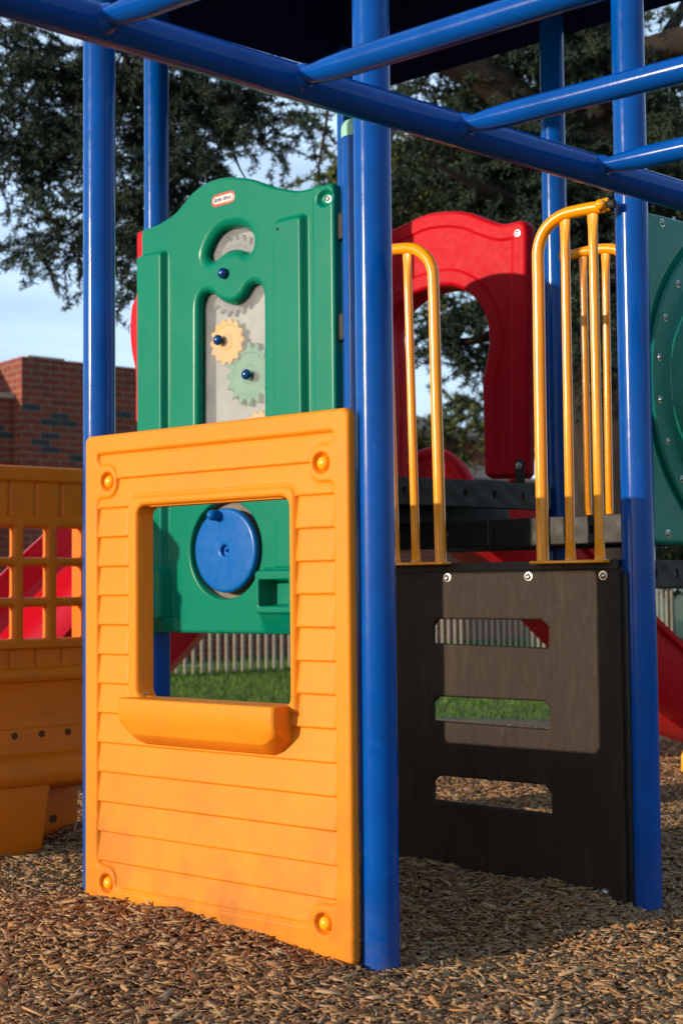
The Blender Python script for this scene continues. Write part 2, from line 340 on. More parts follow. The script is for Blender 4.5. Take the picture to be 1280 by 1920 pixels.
post(1051, 7.45, 4.6, 'shaded blue post between the red arched panel and the yellow rail')
post(676, 6.28, 3.335, 'short blue post with pale green cap, right behind the nearest post', cap=True, r=.0655)
post(661, 7.9, 4.3, 'farthest blue post, a thin strip seen left of the capped post', r=.0635)
# ------------------------------------------------------------------ overhead ladder
Z0 = 3.2
rp = [P(182, 43, Z0), P(548, 146, Z0*1.105), P(852, 238, Z0*1.21), P(1106, 317, Z0*1.315)]
d = rp[3]-rp[0]; d[2] = 0; d /= np.linalg.norm(d)
t = thing('overhead_ladder', 'blue overhead monkey bar ladder crossing in front of all the posts', 'monkey bars', (rp[0][0], rp[0][1], 0))
O = rp[0]*[1, 1, 0]
sp = np.linalg.norm((rp[3]-rp[0])[:2])/3; zr = float(np.mean([p[2] for p in rp]))
zA, zB = rp[0][2], rp[3][2]
def onrail(s): return rp[0]*[1, 1, 0]+d*s*sp - O + np.array([0, 0, zA+(zB-zA)*s/3])
near = np.array([-D1[0]*-1, -D1[1]*-1, 0])*-1   # -D1 : towards the camera and right
MB().tube([onrail(-1.6), onrail(0), onrail(2), onrail(4.4)], .0465, 40).build('rail', BLUE, t)
RL = 1.25
MB().tube([onrail(-1.6)-D1*RL, onrail(0)-D1*RL, onrail(2)-D1*RL, onrail(4.4)-D1*RL], .0465, 40).build('rail', BLUE, t)
for s in (-1, 0, 1, 2, 3, 4):
    a = onrail(s)-D1*.03; pts = []; rad = []
    for q, ra, rb in ((0, .030, .020), (.03, .030, .022), (.09, .0315, .029), (.15, .0325, .0325), (.6, .0325, .0325), (RL-.15, .0325, .0325), (RL-.06, .03, .021)):
        pts.append(a-D1*q); rad.append((ra, rb))
    MB().tube(pts, [(b, a2) for a2, b in rad], 32).build('rung', BLUE, t)
    e = onrail(s)-D1*.045
    MB().tube([e+D1*.012, e+D1*.0, e-D1*.012], [(.036, .03), (.034, .029), (.029, .022)], 24).build('weld', BLUE, t)
# ------------------------------------------------------------------ orange window panel
t = thing('window_wall_panel', 'bright orange plastic clapboard wall panel with a square window and counter', 'play panel', (*PO.o[:2], 0), PO.rot)
uL = PO.uv(158, 1250)[0]; uR = PO.uv(657, 1250)[0]; zT = PO.uv(410, 790)[1]; zB_ = .045
iL = PO.uv(182, 1250)[0]; iR = PO.uv(628, 1250)[0]; iT = PO.uv(400, 829)[1]; iB = PO.uv(410, 1706)[1]
bolts = [PO.uv(201, 903), PO.uv(601, 868), PO.uv(199, 1657), PO.uv(605, 1733)]
wL = PO.uv(255, 1100)[0]; wR = PO.uv(545, 1100)[0]; wT = PO.uv(400, 935)[1]; wB = PO.uv(545, 1326)[1]
fL = PO.uv(240, 1100)[0]; fR = PO.uv(553, 1100)[0]; fT = PO.uv(400, 922)[1]
zl0 = PO.uv(184, 1612)[1]; pitch = (PO.uv(184, 953)[1]-zl0)/12
def sdf_o(u, z):
    return np.maximum(sd_rect(u, z, uL, uR, zB_, zT, .03), -sd_rect(u, z, wL+.012, wR-.012, wB, wT-.012, .035))
def h_o(u, z, S):
    ins = sd_rect(u, z, iL, iR, iB, iT, .012)
    for k, (bu, bz) in enumerate(bolts):
        sx = -1 if k in (0, 2) else 1; xe = iL if sx < 0 else iR; sz = 1 if k < 2 else -1
        lobe = sd_rect(u, z, min(xe-.2*(sx < 0), bu-.05), max(xe+.2*(sx > 0), bu+.05), bz-.062, bz+.062, .05)
        if sz < 0: lobe = sd_rect(u, z, min(bu-.3*(sx < 0), bu-.05), max(bu+.3*(sx > 0), bu+.05), bz-.5, bz+.062, .05)
        ins = -smin(-ins, lobe, .03)
    fr = sd_rect(u, z, fL, fR, wB-.3, fT, .04)
    fr = np.maximum(fr, -(z-(wB-.02)))
    rec = np.minimum(-ins, fr)                     # >0 inside the clapboard field
    m = sstep(0, .010, rec)
    q = (z-zl0)/pitch; fq = q-np.floor(q); topz = z > zl0+12.9*pitch
    prof = np.where(fq < .10, sstep(0, .10, fq)*-1+0, -(1-(fq-.10)/.90))   # 0 at bottom lip of upper board
    # fq=0 : just above a joint line = bottom of a board (proud); falls to recessed at its top
    depth = -.0015-.0145*fq - .0035*np.exp(-((fq-1.0)/.05)**2) - .0035*np.exp(-(fq/.04)**2)*0
    depth = np.where(fq > .955, depth+(.016)*sstep(.955, 1.0, fq), depth)
    h = depth*m
    h += .0035*np.exp(-((ins)/.007)**2)*(ins > -.02)*0 - .0055*np.exp(-((rec-.004)/.006)**2)
    h += np.where((fr < 0), .004*sstep(0, .012, -fr), 0)
    wS = sd_rect(u, z, wL+.012, wR-.012, wB, wT-.012, .035)
    h += np.where(wS < .10, roundover(-np.maximum(wS, 0), .018), 0)*(z > wB-.01)
    for bu, bz in bolts:
        r = np.hypot(u-bu, z-bz); h += -.026*(1-sstep(.026, .040, r)) - .0025*np.exp(-((r-.052)/.006)**2)*0
    h += .0012*np.sin(u*5.1+1)*np.sin(z*4.3)*sstep(0, .1, -S)
    return h
moulded('panel', (uL-.01, uR+.01, zB_-.01, zT+.01), sdf_o, h_o, .034, .0034, ORANGE, t, rr=.016)
def sdf_fr(u, z): return np.maximum(sd_rect(u, z, wL-.012, wR+.012, wB-.024, wT+.012, .045), -sd_rect(u, z, wL+.0125, wR-.0125, wB+.0005, wT-.0125, .035))
fro = moulded('window_frame', (wL-.02, wR+.02, wB-.03, wT+.02), sdf_fr, lambda u, z, S: 0*u, .048, .0045, ORANGE, t, rr=.003); fro.location = (0, .028, 0)
for bu, bz in bolts:
    MB().lathe([(.024, 0), (.024, .008), (.022, .016), (.016, .023), (.008, .0265), (.001, .0275)], 28, (bu, .024, bz), 'y').build('bolt_cap', YELCAP, t)
# counter shelf : loft of sections along u
def shelf(u0, u1, ztop, pr, h1, h2):
    V = []; n = 26; m = 0
    for i in range(n+1):
        s = .5-.5*math.cos(math.pi*i/n); e = min(s, 1-s)*(u1-u0); k = 1-max(0, 1-e/.012)**2; k2 = .88+.12*k
        drop = 1-.30*max(0, 1-e/.055)
        sec = [(.012, 0), (-pr*.5*k2, .001), (-pr*k2+.012, .001), (-pr*k2+.003, .000), (-pr*k2, -.004), (-pr*k2-.001, -.035), (-pr*k2+.001, -h1*.8), (-pr*k2+.005, -h1), (-pr*k2*.80, -(h1+(h2-h1)*.55)*drop), (-pr*k2*.40, -(h1+(h2-h1)*.9)*drop), (-pr*.15*k2, -h2*drop), (.015, -(h2+.012)*drop)]
        
        m = len(sec)
        for y, z in sec: V.append((u0+(u1-u0)*s, y, ztop+z))
    Fc = [[i*m+k, (i+1)*m+k, (i+1)*m+k+1, i*m+k+1] for i in range(n) for k in range(m-1)]
    Fc += [list(range(m)), [n*m+k for k in range(m)][::-1]]
    b = MB(); b.add(V, Fc); return b
zS = PO.uv(545, 1333)[1]
o = shelf(PO.uv(251, 1320)[0], PO.uv(543, 1330)[0], wB+.004, .085, .085, .165).build('counter_shelf', ORANGE, t, angle=70)
MB().prism([(wL-.005, wB-.03), (wR+.005, wB-.03), (wR+.005, wB+.003), (wL-.005, wB+.003)], .008, .074).build('window_sill', ORANGE, t)
sub = o.modifiers.new('b', 'BEVEL'); sub.width = .007; sub.segments = 3; sub.limit_method = 'ANGLE'; sub.angle_limit = math.radians(28)
# a chip lying on the shelf
c0 = PO.world(PO.uv(262, 1300)[0], .03, wB+.012)
b = MB(); b.prism([(-.014, 0), (.013, .001), (.010, .004), (-.010, .004)], -.004, .004); b.prism([(-.003, .004), (.016, .006), (.012, .009)], -.003, .005)
o = b.build('wood_chip', mat('pale_chip', (.45, .34, .2), .9), loc=c0); o.rotation_euler = (0, 0, .5); tag(o, 'small pale wood chip lying on the left end of the orange window counter', 'wood chip')
# ------------------------------------------------------------------ dark brown step panel + edge strip
t = thing('step_panel', 'dark brown plastic climbing panel with three step slots', 'climbing panel', (*PG.o[:2], 0), PG.rot)
slots = []
for pts in ([(811, 1205), (811, 1173), (819, 1162), (1012, 1163), (1026, 1176), (1026, 1214)],
            [(811, 1350), (811, 1317), (820, 1307), (1019, 1316), (1028, 1328), (1028, 1367)],
            [(812, 1499), (812, 1464), (820, 1455), (1019, 1473), (1031, 1491), (1031, 1525)]): slots.append(PG.poly(pts))
bL = PG.uv(690, 1300)[0]; bR = PG.uv(1163, 1300)[0]; bT = PG.uv(950, 1069)[1]
def sdf_b(u, z):
    s = sd_rect(u, z, bL, bR, .02, bT, .018)
    for p in slots: s = np.maximum(s, -(sd_poly(u, z, p)-.002))
    return s
def h_b(u, z, S): return .0018*np.sin(u*6+.5)*np.sin(z*5)
moulded('panel', (bL-.01, bR+.01, .01, bT+.01), sdf_b, h_b, .022, .0042, BLACKP, t, rr=.007)
def bolt(u, z, par, y=0.0, r=.0125, name='bolt'):
    MB().lathe([(r*1.45, 0), (r*1.45, .002), (r*1.0, .0025), (r*.98, .005), (r*.75, .0085), (r*.42, .0105), (r*.40, .0065), (.001, .006)], 24, (u, y, z), 'y').build(name, STEEL, par)
for q in ((838, 1083), (990, 1081), (1130, 1079), (1133, 1673)): bolt(*PG.uv(*q), t)
zA_ = PG.uv(950, 1053)[1]
dk = thing('lower_deck', 'black coated metal deck behind the top of the brown step panel', 'deck', (*PG.o[:2], 0), PG.rot)
MB().box(bR-.012, bR+.022, .026, .07, .0, bT-.02).build('mounting_strip', DECK, t, .004)
b = MB(); b.box(bL-.05, bR-.015, .024, .05, bT-.13, zA_, None); b.build('front_edge', DECK, dk, .004)
b = MB(); b.box(bL-.05, bR-.02, .052, 0.62, zA_-.014, zA_-.002); b.build('deck_plate', DECK, dk, .003)
# ------------------------------------------------------------------ yellow rails
def rail_thing(label, pl, main, bars, foot, rm_, rb_, back=0.0, knob=None, bolt_at=None, cat='hand rail'):
    t = thing('hand_rail', label, cat, (*pl.o[:2], 0), pl.rot, 'yellow hand rails')
    L3 = lambda q, bk=back: (pl.uv(q[0], q[1], bk)[0], bk, pl.uv(q[0], q[1], bk)[1])
    pts = [L3(q) for q in spline(main, 8, False)]
    MB().tube(pts, rm_, 28).build('bent_tube', YELLOW, t)
    for (xa, ya), (xb, yb) in bars:
        a = np.array(L3((xa, ya))); c = np.array(L3((xb, yb))); q = [a+(c-a)*s for s in (0, .02, .045, .085, .13, .5, .93, .955, .98, 1)]
        w, th = rb_*1.28, rb_*.45
        rr = [(th, w), (th, w), (rb_*.7, rb_*1.12), (rb_, rb_), (rb_, rb_), (rb_, rb_), (rb_, rb_), (rb_*.8, rb_*1.12), (th, w), (th, w)]
        a_ = (c-a)/np.linalg.norm(c-a)
        bb = MB(); bb.tube(q, [(x[1], x[0]) for x in rr], 24); bb.build('baluster', YELLOW, t)
    if foot:
        (xa, ya), (xb, yb) = foot; a = L3((xa, ya)); c = L3((xb, yb)); zz = (a[2]+c[2])/2
        MB().box(a[0], c[0], back-.035, back+.03, zz-.004, zz+.008).build('foot_plate', YELLOW, t, .003)
        for m in ([main[-1]]+[b_[1] for b_ in bars]):
            w = L3(m); MB().lathe([(rb_*1.25, 0), (rb_*1.2, .008), (rb_*1.0, .014)], 20, (w[0], back, zz+.006)).build('weld', YELLOW, t)
    if knob:
        w = L3(knob); MB().tube([(w[0], back-.040, w[2]), (w[0], back-.028, w[2])], .001, 8).build('knob_core', YELLOW, t)
        MB().lathe([(.021, 0), (.021, .010), (.018, .017), (.011, .022), (.001, .0235)], 26, (w[0], back-.018, w[2]), 'y').build('bolt_cap', YELLOW, t)
        MB().tube([(w[0]-.004, back, w[2]), (w[0]+.025, back, w[2]+.004)], [(.028, .016), (.027, .010)], 20).build('flattened_end', YELLOW, t)
        MB().tube([(w[0]+.022, back, w[2]), (w[0]+.05, back, w[2])], .017, 20).build('spacer', SEAM, t)
    if bolt_at:
        w = L3(bolt_at); bolt(w[0], w[2], t, back-rm_*.8, .010)
    return t
rail_thing('tall yellow metal hand rail bolted to the right post, standing on the step panel', PG,
    [(1127, 388), (1105, 391), (1080, 396), (1058, 402), (1035, 416), (1018, 437), (1009, 465), (1008, 495), (1009, 540), (1011, 700), (1014, 880), (1017, 1053)],
    [((1058, 408), (1069, 1053)), ((1110, 396), (1124, 1053))], ((1000, 1056), (1136, 1053)), .0245, .0185, -.01, knob=(1130, 386))
rail_thing('yellow metal hand rail coming out from behind the nearest post', PG,
    [(700, 472), (735, 468), (768, 466), (785, 471), (800, 484), (809, 502), (812, 525), (814, 600), (818, 760), (822, 900), (826, 1056)],
    [((763, 474), (780, 1056)), ((724, 474), (742, 1056))], ((690, 1060), (838, 1057)), .0245, .0185, -.01)
PB = Plane(1100, 6.7, -D1)
rail_thing('shaded yellow hand rail on the upper deck, seen behind the tall front rail', PB,
    [(1052, 481), (1075, 477), (1100, 471), (1125, 467), (1148, 467), (1162, 473), (1172, 486), (1177, 510), (1180, 620), (1186, 800), (1190, 985)],
    [((1092, 478), (1102, 985)), ((1134, 472), (1142, 985))], None, .0245, .0175, 0, bolt_at=(1073, 477))
# ------------------------------------------------------------------ decks B and C
def deck(pl, xa, ya0, ya1, xb, yb0, yb1, depth, label, holes, name='deck_platform', endround=True):
    t = thing(name, label, 'deck', (*pl.o[:2], 0), pl.rot)
    ua, za1 = pl.uv(xa, ya0); _, za0 = pl.uv(xa, ya1); ub, zb1 = pl.uv(xb, yb0); _, zb0 = pl.uv(xb, yb1)
    zt = (za1+zb1)/2; zb = (za0+zb0)/2
    hl = [pl.uv(x, y) for x, y in holes]
    def sdf(u, z):
        s = sd_rect(u, z, ua, ub, zb, zt, .02)
        for hx, hz in hl: s = np.maximum(s, -sd_rect(u, z, hx-.0065, hx+.0065, (zt+zb)/2-.015, (zt+zb)/2+.015, .006))
        return s
    moulded('front_edge', (ua-.01, ub+.01, zb-.01, zt+.01), sdf, lambda u, z, S: .0015*np.sin(u*30)*np.sin(z*60+u*9), .012, .004, DECK, t, rr=.006)
    b = MB(); b.box(ua+.01, ub-.02, .014, depth, zt-.018, zt-.004); b.box(ua+.02, ub-.03, depth-.02, depth, zb, zt-.02); b.build('deck_plate', DECK, t, .003)
    if yb1 == 960: MB().box(ua+.03, ub-.04, .26, .31, zb-.11, zt-.03).build('dark_underside_filler', DECK, t, .003); return t  # dark box added so the view beneath the top deck goes black
PDB = Plane(1100, 6.35, -D1)
deck(PDB, 700, 972, 1022, 1235, 973, 1030, .62, 'black coated deck edge with oval holes, middle one of three stepped decks', [(742+4, 997), (836, 994), (925, 994), (1108, 992), (1190, 994)])
PDC = Plane(1030, 7.33, D2*1.0)
deck(PDC, 690, 884, 942, 1033, 913, 960, .9, 'highest black deck edge, below the red arched panel', [(757, 912), (872, 920), (926, 924), (979, 928)])
dkc = [o_ for o_ in bpy.data.objects if o_.get('label', '').startswith('highest black deck')][0]
wm = Matrix.Translation(Vector(dkc.location)) @ Matrix.Rotation(PDC.rot, 4, 'Z')
b = MB(); b.box(-1.05, .27, 8.38, 8.43, 1.05, 2.4, wm.inverted()); b.build('unseen_shade_panel', DECK, dkc, .004)  # hidden panel added behind the deck to keep sun off the dark red slide
PDR = Plane(1225, 5.55, D2)
deck(PDR, 1200, 1049, 1103, 1420, 1051, 1103, .9, 'black deck edge right of the step panel, below the dark green panel', [(1229, 1075), (1268, 1076)])
# ------------------------------------------------------------------ red arched panel
def red_panel(pl, outer, inner, label, bounds, thick, cell=.006, screws=()):
    t = thing('arched_panel', label, 'play panel', (*pl.o[:2], 0), pl.rot, None)
    op = pl.poly(outer); ip = pl.poly(inner) if inner else None
    def sdf(u, z):
        s = sd_poly(u, z, op)
        if ip is not None: s = np.maximum(s, -sd_poly(u, z, ip))
        return s
    def h(u, z, S):
        so = -sd_poly(u, z, op); si = sd_poly(u, z, ip) if ip is not None else so
        m = sstep(.085, .10, so)*sstep(.05, .065, si); rec = -.010*m
        return rec + roundover(np.where(si < .2, -np.maximum(si, 0), -1), .03)*(si < .2)
    us = [p[0] for p in op]; zs = [p[1] for p in op]
    moulded('panel', (min(us)-.01, max(us)+.01, min(zs)-.01, max(zs)+.01), sdf, h, thick, cell, RED, t, rr=.022)
    for q in screws: bolt(*pl.uv(*q), t)
    return t
top_r = spline([(682, 445), (705, 432), (735, 440-14), (765, 412), (800, 398), (840, 393), (875, 396), (910, 409), (940, 417), (968, 411)], 5, False)
outer = top_r + [(979, 412), (985, 420), (987, 434), (986, 700), (985, 888), (978, 896), (912, 897), (904, 890)]
inn_R = spline([(904, 885), (901, 760), (900, 715), (907, 678), (912, 640), (907, 600), (890, 565), (866, 545), (838, 537), (800, 543), (766, 558), (738, 585), (726, 615), (728, 650), (730, 690), (731, 740), (731, 905)], 5, False)
outer_l = [(690, 900), (684, 890)]
poly = outer + [(904, 895)] + inn_R[1:-1] + [(731, 905), (725, 912)] + outer_l
# one outline that runs round both legs
inn_poly = PR.poly(inn_R+[(731, 960), (904, 960)])
t = red_panel(PR, poly, None, 'red plastic arched doorway panel with a wavy opening on the upper deck', None, .085, .0055, [(969, 437)])
iu = [p[0] for p in inn_poly]; iz = [p[1] for p in inn_poly]; zcut = PR.uv(850, 893)[1]
jb = moulded('door_jamb', (min(iu)-.05, max(iu)+.05, zcut-.02, max(iz)+.05), lambda u, z: np.maximum(np.maximum(-(sd_poly(u, z, inn_poly)-.0008), sd_poly(u, z, inn_poly)-.022), zcut-z), lambda u, z, S: 0*u, .10, .006, RED, t, rr=.004); jb.location = (0, .065, 0)
b = MB(); u0, z0 = PR.uv(975, 862); u1, z1 = PR.uv(975, 912)
b.prism([(u0-.028, z1), (u0+.028, z1), (u0+.028, z0-.012), (u0+.018, z0), (u0-.018, z0), (u0-.028, z0-.012)], -.012, -.004); b.build('bracket', SEAM, t, .002)
bolt(*PR.uv(975, 873), t, -.014)
# slide hood behind deck
PH = Plane(830, 8.5, -D1)
hood = PH.poly(spline([(745, 905), (752, 868), (778, 845), (805, 838), (832, 846), (856, 868), (872, 893), (884, 915)], 5, False)+[(884, 930), (745, 930)])
t = thing('slide_hood', 'low red rounded plastic hood at the top of the slide', 'slide hood', (*PH.o[:2], 0), PH.rot)
us = [p[0] for p in hood]; zs = [p[1] for p in hood]
moulded('hood', (min(us)-.01, max(us)+.01, min(zs)-.01, max(zs)+.01), lambda u, z: sd_poly(u, z, hood), lambda u, z, S: -.012*sstep(.05, .07, -S), .08, .008, RED, t, rr=.03)
# red panel at the far left behind the green one
PL = Plane(250, 7.55, -D1)
lp = spline([(268, 431), (259, 431), (253, 440), (253, 500), (252, 550), (243, 575), (240, 620), (243, 660), (250, 700), (250, 760), (250, 790)], 4, False)+[(256, 798), (300, 797)]
topp = [(300, 431)]
red_panel(PL, lp+topp, None, 'narrow strip of red plastic panel showing past the left side of the green panel', None, .07, .006)
# ------------------------------------------------------------------ green gear panel
t = thing('gear_panel', 'green plastic activity panel with gears behind a hazy clear window', 'play panel', (*PG.o[:2], 0), PG.rot)
G3 = lambda pts: PG.poly([(x/2.783+220, y/2.783+320) for x, y in pts])
top_g = spline([(267, 428), (285, 424), (305, 414), (330, 396), (358, 362), (385, 342), (410, 333), (435, 331), (470, 335), (505, 347), (535, 354), (560, 356), (590, 350), (615, 346)], 5, False)
gbL = PG.uv(265, 900)[0]; gbR = PG.uv(632, 600)[0]; gB = PG.uv(410, 1188)[1]
tg = PG.poly(top_g)
outg = [(gbL, tg[0][1]-.02)]+tg[1:]+[(gbR-.03, tg[-1][1]+.004), (gbR-.008, tg[-1][1]-.006), (gbR, tg[-1][1]-.03), (gbR, gB+.03), (gbR-.01, gB+.008), (gbR-.03, gB), (gbL+.03, gB), (gbL+.008, gB+.008), (gbL, gB+.03)]
moon = G3(spline([(462, 425), (490, 360), (530, 312), (580, 290), (640, 290), (678, 316), (693, 355), (688, 400), (664, 424), (640, 412), (600, 404), (560, 412), (528, 432), (500, 458), (480, 468), (465, 455)], 5))
win = G3(spline([(420, 760), (422, 690), (438, 648), (465, 633), (490, 642), (520, 670), (560, 690), (600, 688), (640, 660), (672, 610), (700, 587), (728, 592), (747, 620), (753, 670)], 5, False)+[(755, 1600), (420, 1600)])
dc = PG.uv(422, 1031); dr_ = .5*(PG.uv(422, 940)[1]-PG.uv(422, 1121)[1])
def sdf_g(u, z):
    s = sd_poly(u, z, outg); s = np.maximum(s, -sd_poly(u, z, moon)); s = np.maximum(s, -sd_poly(u, z, win))
    return np.maximum(s, -(np.hypot(u-dc[0], z-dc[1])-dr_))
ribs = []
a = PG.uv(265, 470); c = PG.uv(312, 470); ribs.append((gbL-.05, c[0], gB+.30, PG.uv(290, 478)[1], .035))
a = PG.uv(515, 412); c = PG.uv(573, 412); ribs.append((a[0]+.01, c[0], gB+.30, PG.uv(545, 412)[1], .035))
rb = PG.uv(590, 600)[0]
pods = []
pz0, pz1 = PG.uv(290, 1160)[1], PG.uv(290, 1068)[1]
pods.append((gbL-.05, PG.uv(321, 1100)[0], pz0, pz1)); pods.append((PG.uv(497, 1100)[0], gbR+.05, PG.uv(510, 1150)[1], PG.uv(510, 1070)[1]))
cup = (PG.uv(506, 1100)[0], PG.uv(560, 1100)[0], PG.uv(510, 1136)[1], PG.uv(510, 1088)[1])
def h_g(u, z, S):
    h = np.zeros(u.shape)
    for x0, x1, z0_, z1_, hh in ribs:
        s = sd_rect(u, z, x0, x1, z0_, z1_, .02); h = np.maximum(h, hh*(1-sstep(-.012, .016, s)))
    h = np.maximum(h, .018*sstep(rb-.004, rb+.010, u))
    for x0, x1, z0_, z1_ in pods:
        s = sd_rect(u, z, x0, x1, z0_, z1_, .02); body = .075*(1-sstep(-.006, .016, s))
        low = (z < z0_)*(z > gB+.01)*.060*np.clip(1-(z0_-z)/(z0_-gB-.01), 0, 1)*(1-sstep(-.02, .03, sd_rect(u, z, x0, x1, gB-.2, z0_+.05, .01)))
        h = np.maximum(h, np.maximum(body, low))
    s = sd_rect(u, z, *cup, .006); h = h-.09*(1-sstep(-.008, .004, s))*(s < .01)
    for hole, R_ in ((moon, .05), (win, .035)):
        s = sd_poly(u, z, hole); h = h+np.where(s < R_, roundover(-np.maximum(s, 0), R_), 0)
    s = np.hypot(u-dc[0], z-dc[1])-dr_; h = h+np.where(s < .012, roundover(-np.maximum(s, 0), .012), 0)
    s = np.hypot((u-PG.uv(613, 373)[0])/1.2, z-PG.uv(613, 373)[1]); h = h-.022*(1-sstep(.024, .042, s))
    s = np.hypot(u-PG.uv(420, 513)[0], z-PG.uv(420, 513)[1]); h = h-.003*(1-sstep(.020, .026, s))
    return h
moulded('panel', (gbL-.01, gbR+.01, gB-.01, PG.uv(430, 331)[1]+.02), sdf_g, h_g, .04, .0042, GREEN, t, rr=.016)
bolt(*PG.uv(615, 373), t, .003, .0115)
MB().lathe([(.006, 0), (.006, .002), (.003, .003)], 14, (*[PG.uv(529, 432)[0]], -.037, PG.uv(529, 432)[1]), 'y').build('vent_plug', SEAM, t)
for zc in (420, 610):
    a = PG.uv(652, zc); MB().lathe([(.03, -.06), (.035, -.05), (.035, .05), (.03, .06)], 18, (gbR+.028, .03, a[1])).build('bracket', SEAM, t)
b = MB(); w0, w1 = PG.uv(350, 700)[0]-.02, PG.uv(510, 700)[0]+.03
b.box(w0, w1, .050, .054, win[-1][1]+.05, PG.uv(430, 400)[1]); b.build('clear_window', CLEAR, t)
b = MB(); b.box(w0, w1, .100, .104, win[-1][1]+.05, PG.uv(430, 400)[1]); b.build('back_window', mat('frosted_sheet', (.38, .40, .41), .5, .12, 3, 0, 100, .2), t)
def gear(cx, cz, r0, r1, nT, y, col, name='gear', th=.012, hub=True, ringin=0):
    pts = []
    for k in range(nT*8):
        w = 2*math.pi*k/(nT*8); ph = (k % 8)/8
        q = .5+.5*math.cos(2*math.pi*ph); q = sstep(.25, .75, np.array(q)); pts.append((cx+(r0+(r1-r0)*float(q))*math.cos(w), cz+(r0+(r1-r0)*float(q))*math.sin(w)))
    sf = lambda u, z: np.maximum(sd_poly(u, z, pts), (ringin-np.hypot(u-cx, z-cz)) if ringin else -1)
    def hh(u, z, S):
        r = np.hypot(u-cx, z-cz); return -.004*sstep(.35*r0, .40*r0, r)*(1-sstep(.80*r0, .86*r0, r))+.003*np.exp(-((r-.28*r0)/.006)**2)
    g = moulded(name, (cx-r1-.01, cx+r1+.01, cz-r1-.01, cz+r1+.01), sf, hh, th, .004, col, t, rr=.004); g.location = (0, y, 0); return g
GY_ = mat('yellow_gear', (.85, .44, .03), .5, .06); GG_ = mat('green_gear', (.05, .30, .17), .5, .06); GGR = mat('grey_gear', (.15, .18, .21), .5, .06)
def gcent(x, y, b=.05): return PG.uv(x, y, b)
gy = gcent(405, 637, -.012); gear(gy[0], gy[1], .100, .115, 14, .060, GY_)
gg = gcent(453, 700, .04); gear(gg[0]+.015, gg[1], .125, .155, 16, .072, GG_)
gl = gcent(482, 800, .04); gear(gl[0]-.012, gl[1]-.035, .100, .115, 14, .060, GY_)
gr = gcent(421, 513, .04); gear(gr[0]+.025, gr[1]-.005, .175, .200, 24, .084, GGR, ringin=.08)
for q in ((421, 513), (399, 636), (452, 701)):
    a = PG.uv(*q); yb = 0.0 if q[1] < 520 else .045
    MB().lathe([(.012, -.02), (.012, .002), (.0225, .005), (.026, .013), (.024, .022), (.017, .030), (.008, .034), (.001, .035)], 26, (a[0]+(0.004 if yb else 0), yb, a[1]), 'y').build('pin', BBALL, t)
rd = .5*(PG.uv(424, 953)[1]-PG.uv(424, 1112)[1])
dl = MB(); dl.lathe([(rd-.004, -.012), (rd, -.006), (rd, .008), (rd-.003, .015), (rd-.008, .0185), (rd-.014, .0200), (rd-.020, .0203), (.038, .0205), (.032, .0203), (.027, .017), (.024, .0), (.001, -.002)], 72, (PG.uv(425, 1032)[0], .004, PG.uv(425, 1032)[1]), 'y')
dial = dl.build('dial', BDIAL, t)
a = PG.uv(409, 967); MB().lathe([(.026, 0), (.026, .02), (.0255, .04), (.021, .052), (.012, .060), (.001, .063)], 28, (a[0]+.01, -.014, a[1]), 'y').build('knob', BDIAL, dial)
MB().lathe([(.008, 0), (.008, .012), (.004, .015)], 16, (PG.uv(425, 1032)[0], .004, PG.uv(425, 1032)[1]), 'y').build('hub', BDIAL, dial)
b = MB(); b.lathe([(dr_+.02, 0), (dr_+.02, .004), (.001, .004)], 48, (dc[0], .057, dc[1]), 'y'); b.build('dial_backing', mat('grimy_clear_backing', (.16, .13, .10), .6, .3, 20), t)
b = MB(); b.box(cup[0]+.09, cup[1], .050, .054, cup[2]-.01, cup[3]+.01); b.build('cup_window', CLEAR, t)
# badge
bc = PG.uv(419, 373); e1, e2 = PG.uv(398, 379), PG.uv(441, 367); bw = (e2[0]-e1[0])
def badge(r, w, h, y, m, nm, par):
    b = MB(); pts = []
    for sx, a0 in ((1, -90), (-1, 90)):
        for k in range(13): aa = math.radians(a0+180*k/12); pts.append((sx*(w/2-h/2)+math.cos(aa)*h/2, math.sin(aa)*h/2))
    b.prism(pts, y-.002, y); o = b.build(nm, m, par, .0008); return o
ang = math.atan2(.004, bw)
bh = .058
bd = badge(0, bw, bh, 0, mat('badge_red', (.80, .05, .03), .3), 'badge', t); bd.location = (bc[0], -.0005, bc[1]); bd.rotation_euler = (0, -.03, 0)
bi = badge(0, bw-.020, bh-.022, -.0022, mat('badge_cream', (.82, .72, .60), .4), 'badge_face', bd)
cu = bpy.data.curves.new('lettering', 'FONT'); cu.body = 'little tikes.'; cu.size = .026; cu.align_x = 'CENTER'; cu.align_y = 'CENTER'; cu.extrude = .0004; cu.shear = .25; cu.offset = .0005; cu.space_character = .95
co = bpy.data.objects.new('lettering_source', cu); COL.objects.link(co); dg = bpy.context.evaluated_depsgraph_get(); me = bpy.data.meshes.new_from_object(co.evaluated_get(dg)); bpy.data.objects.remove(co)
lt = link('badge_lettering', me, mat('badge_blue', (.02, .06, .28), .4), bd, (0, -.0048, 0), False); lt.rotation_euler = (math.pi/2, 0, 0)
ws = max(v.co.x for v in me.vertices)-min(v.co.x for v in me.vertices); lt.scale = ((bw-.036)/ws,)*3
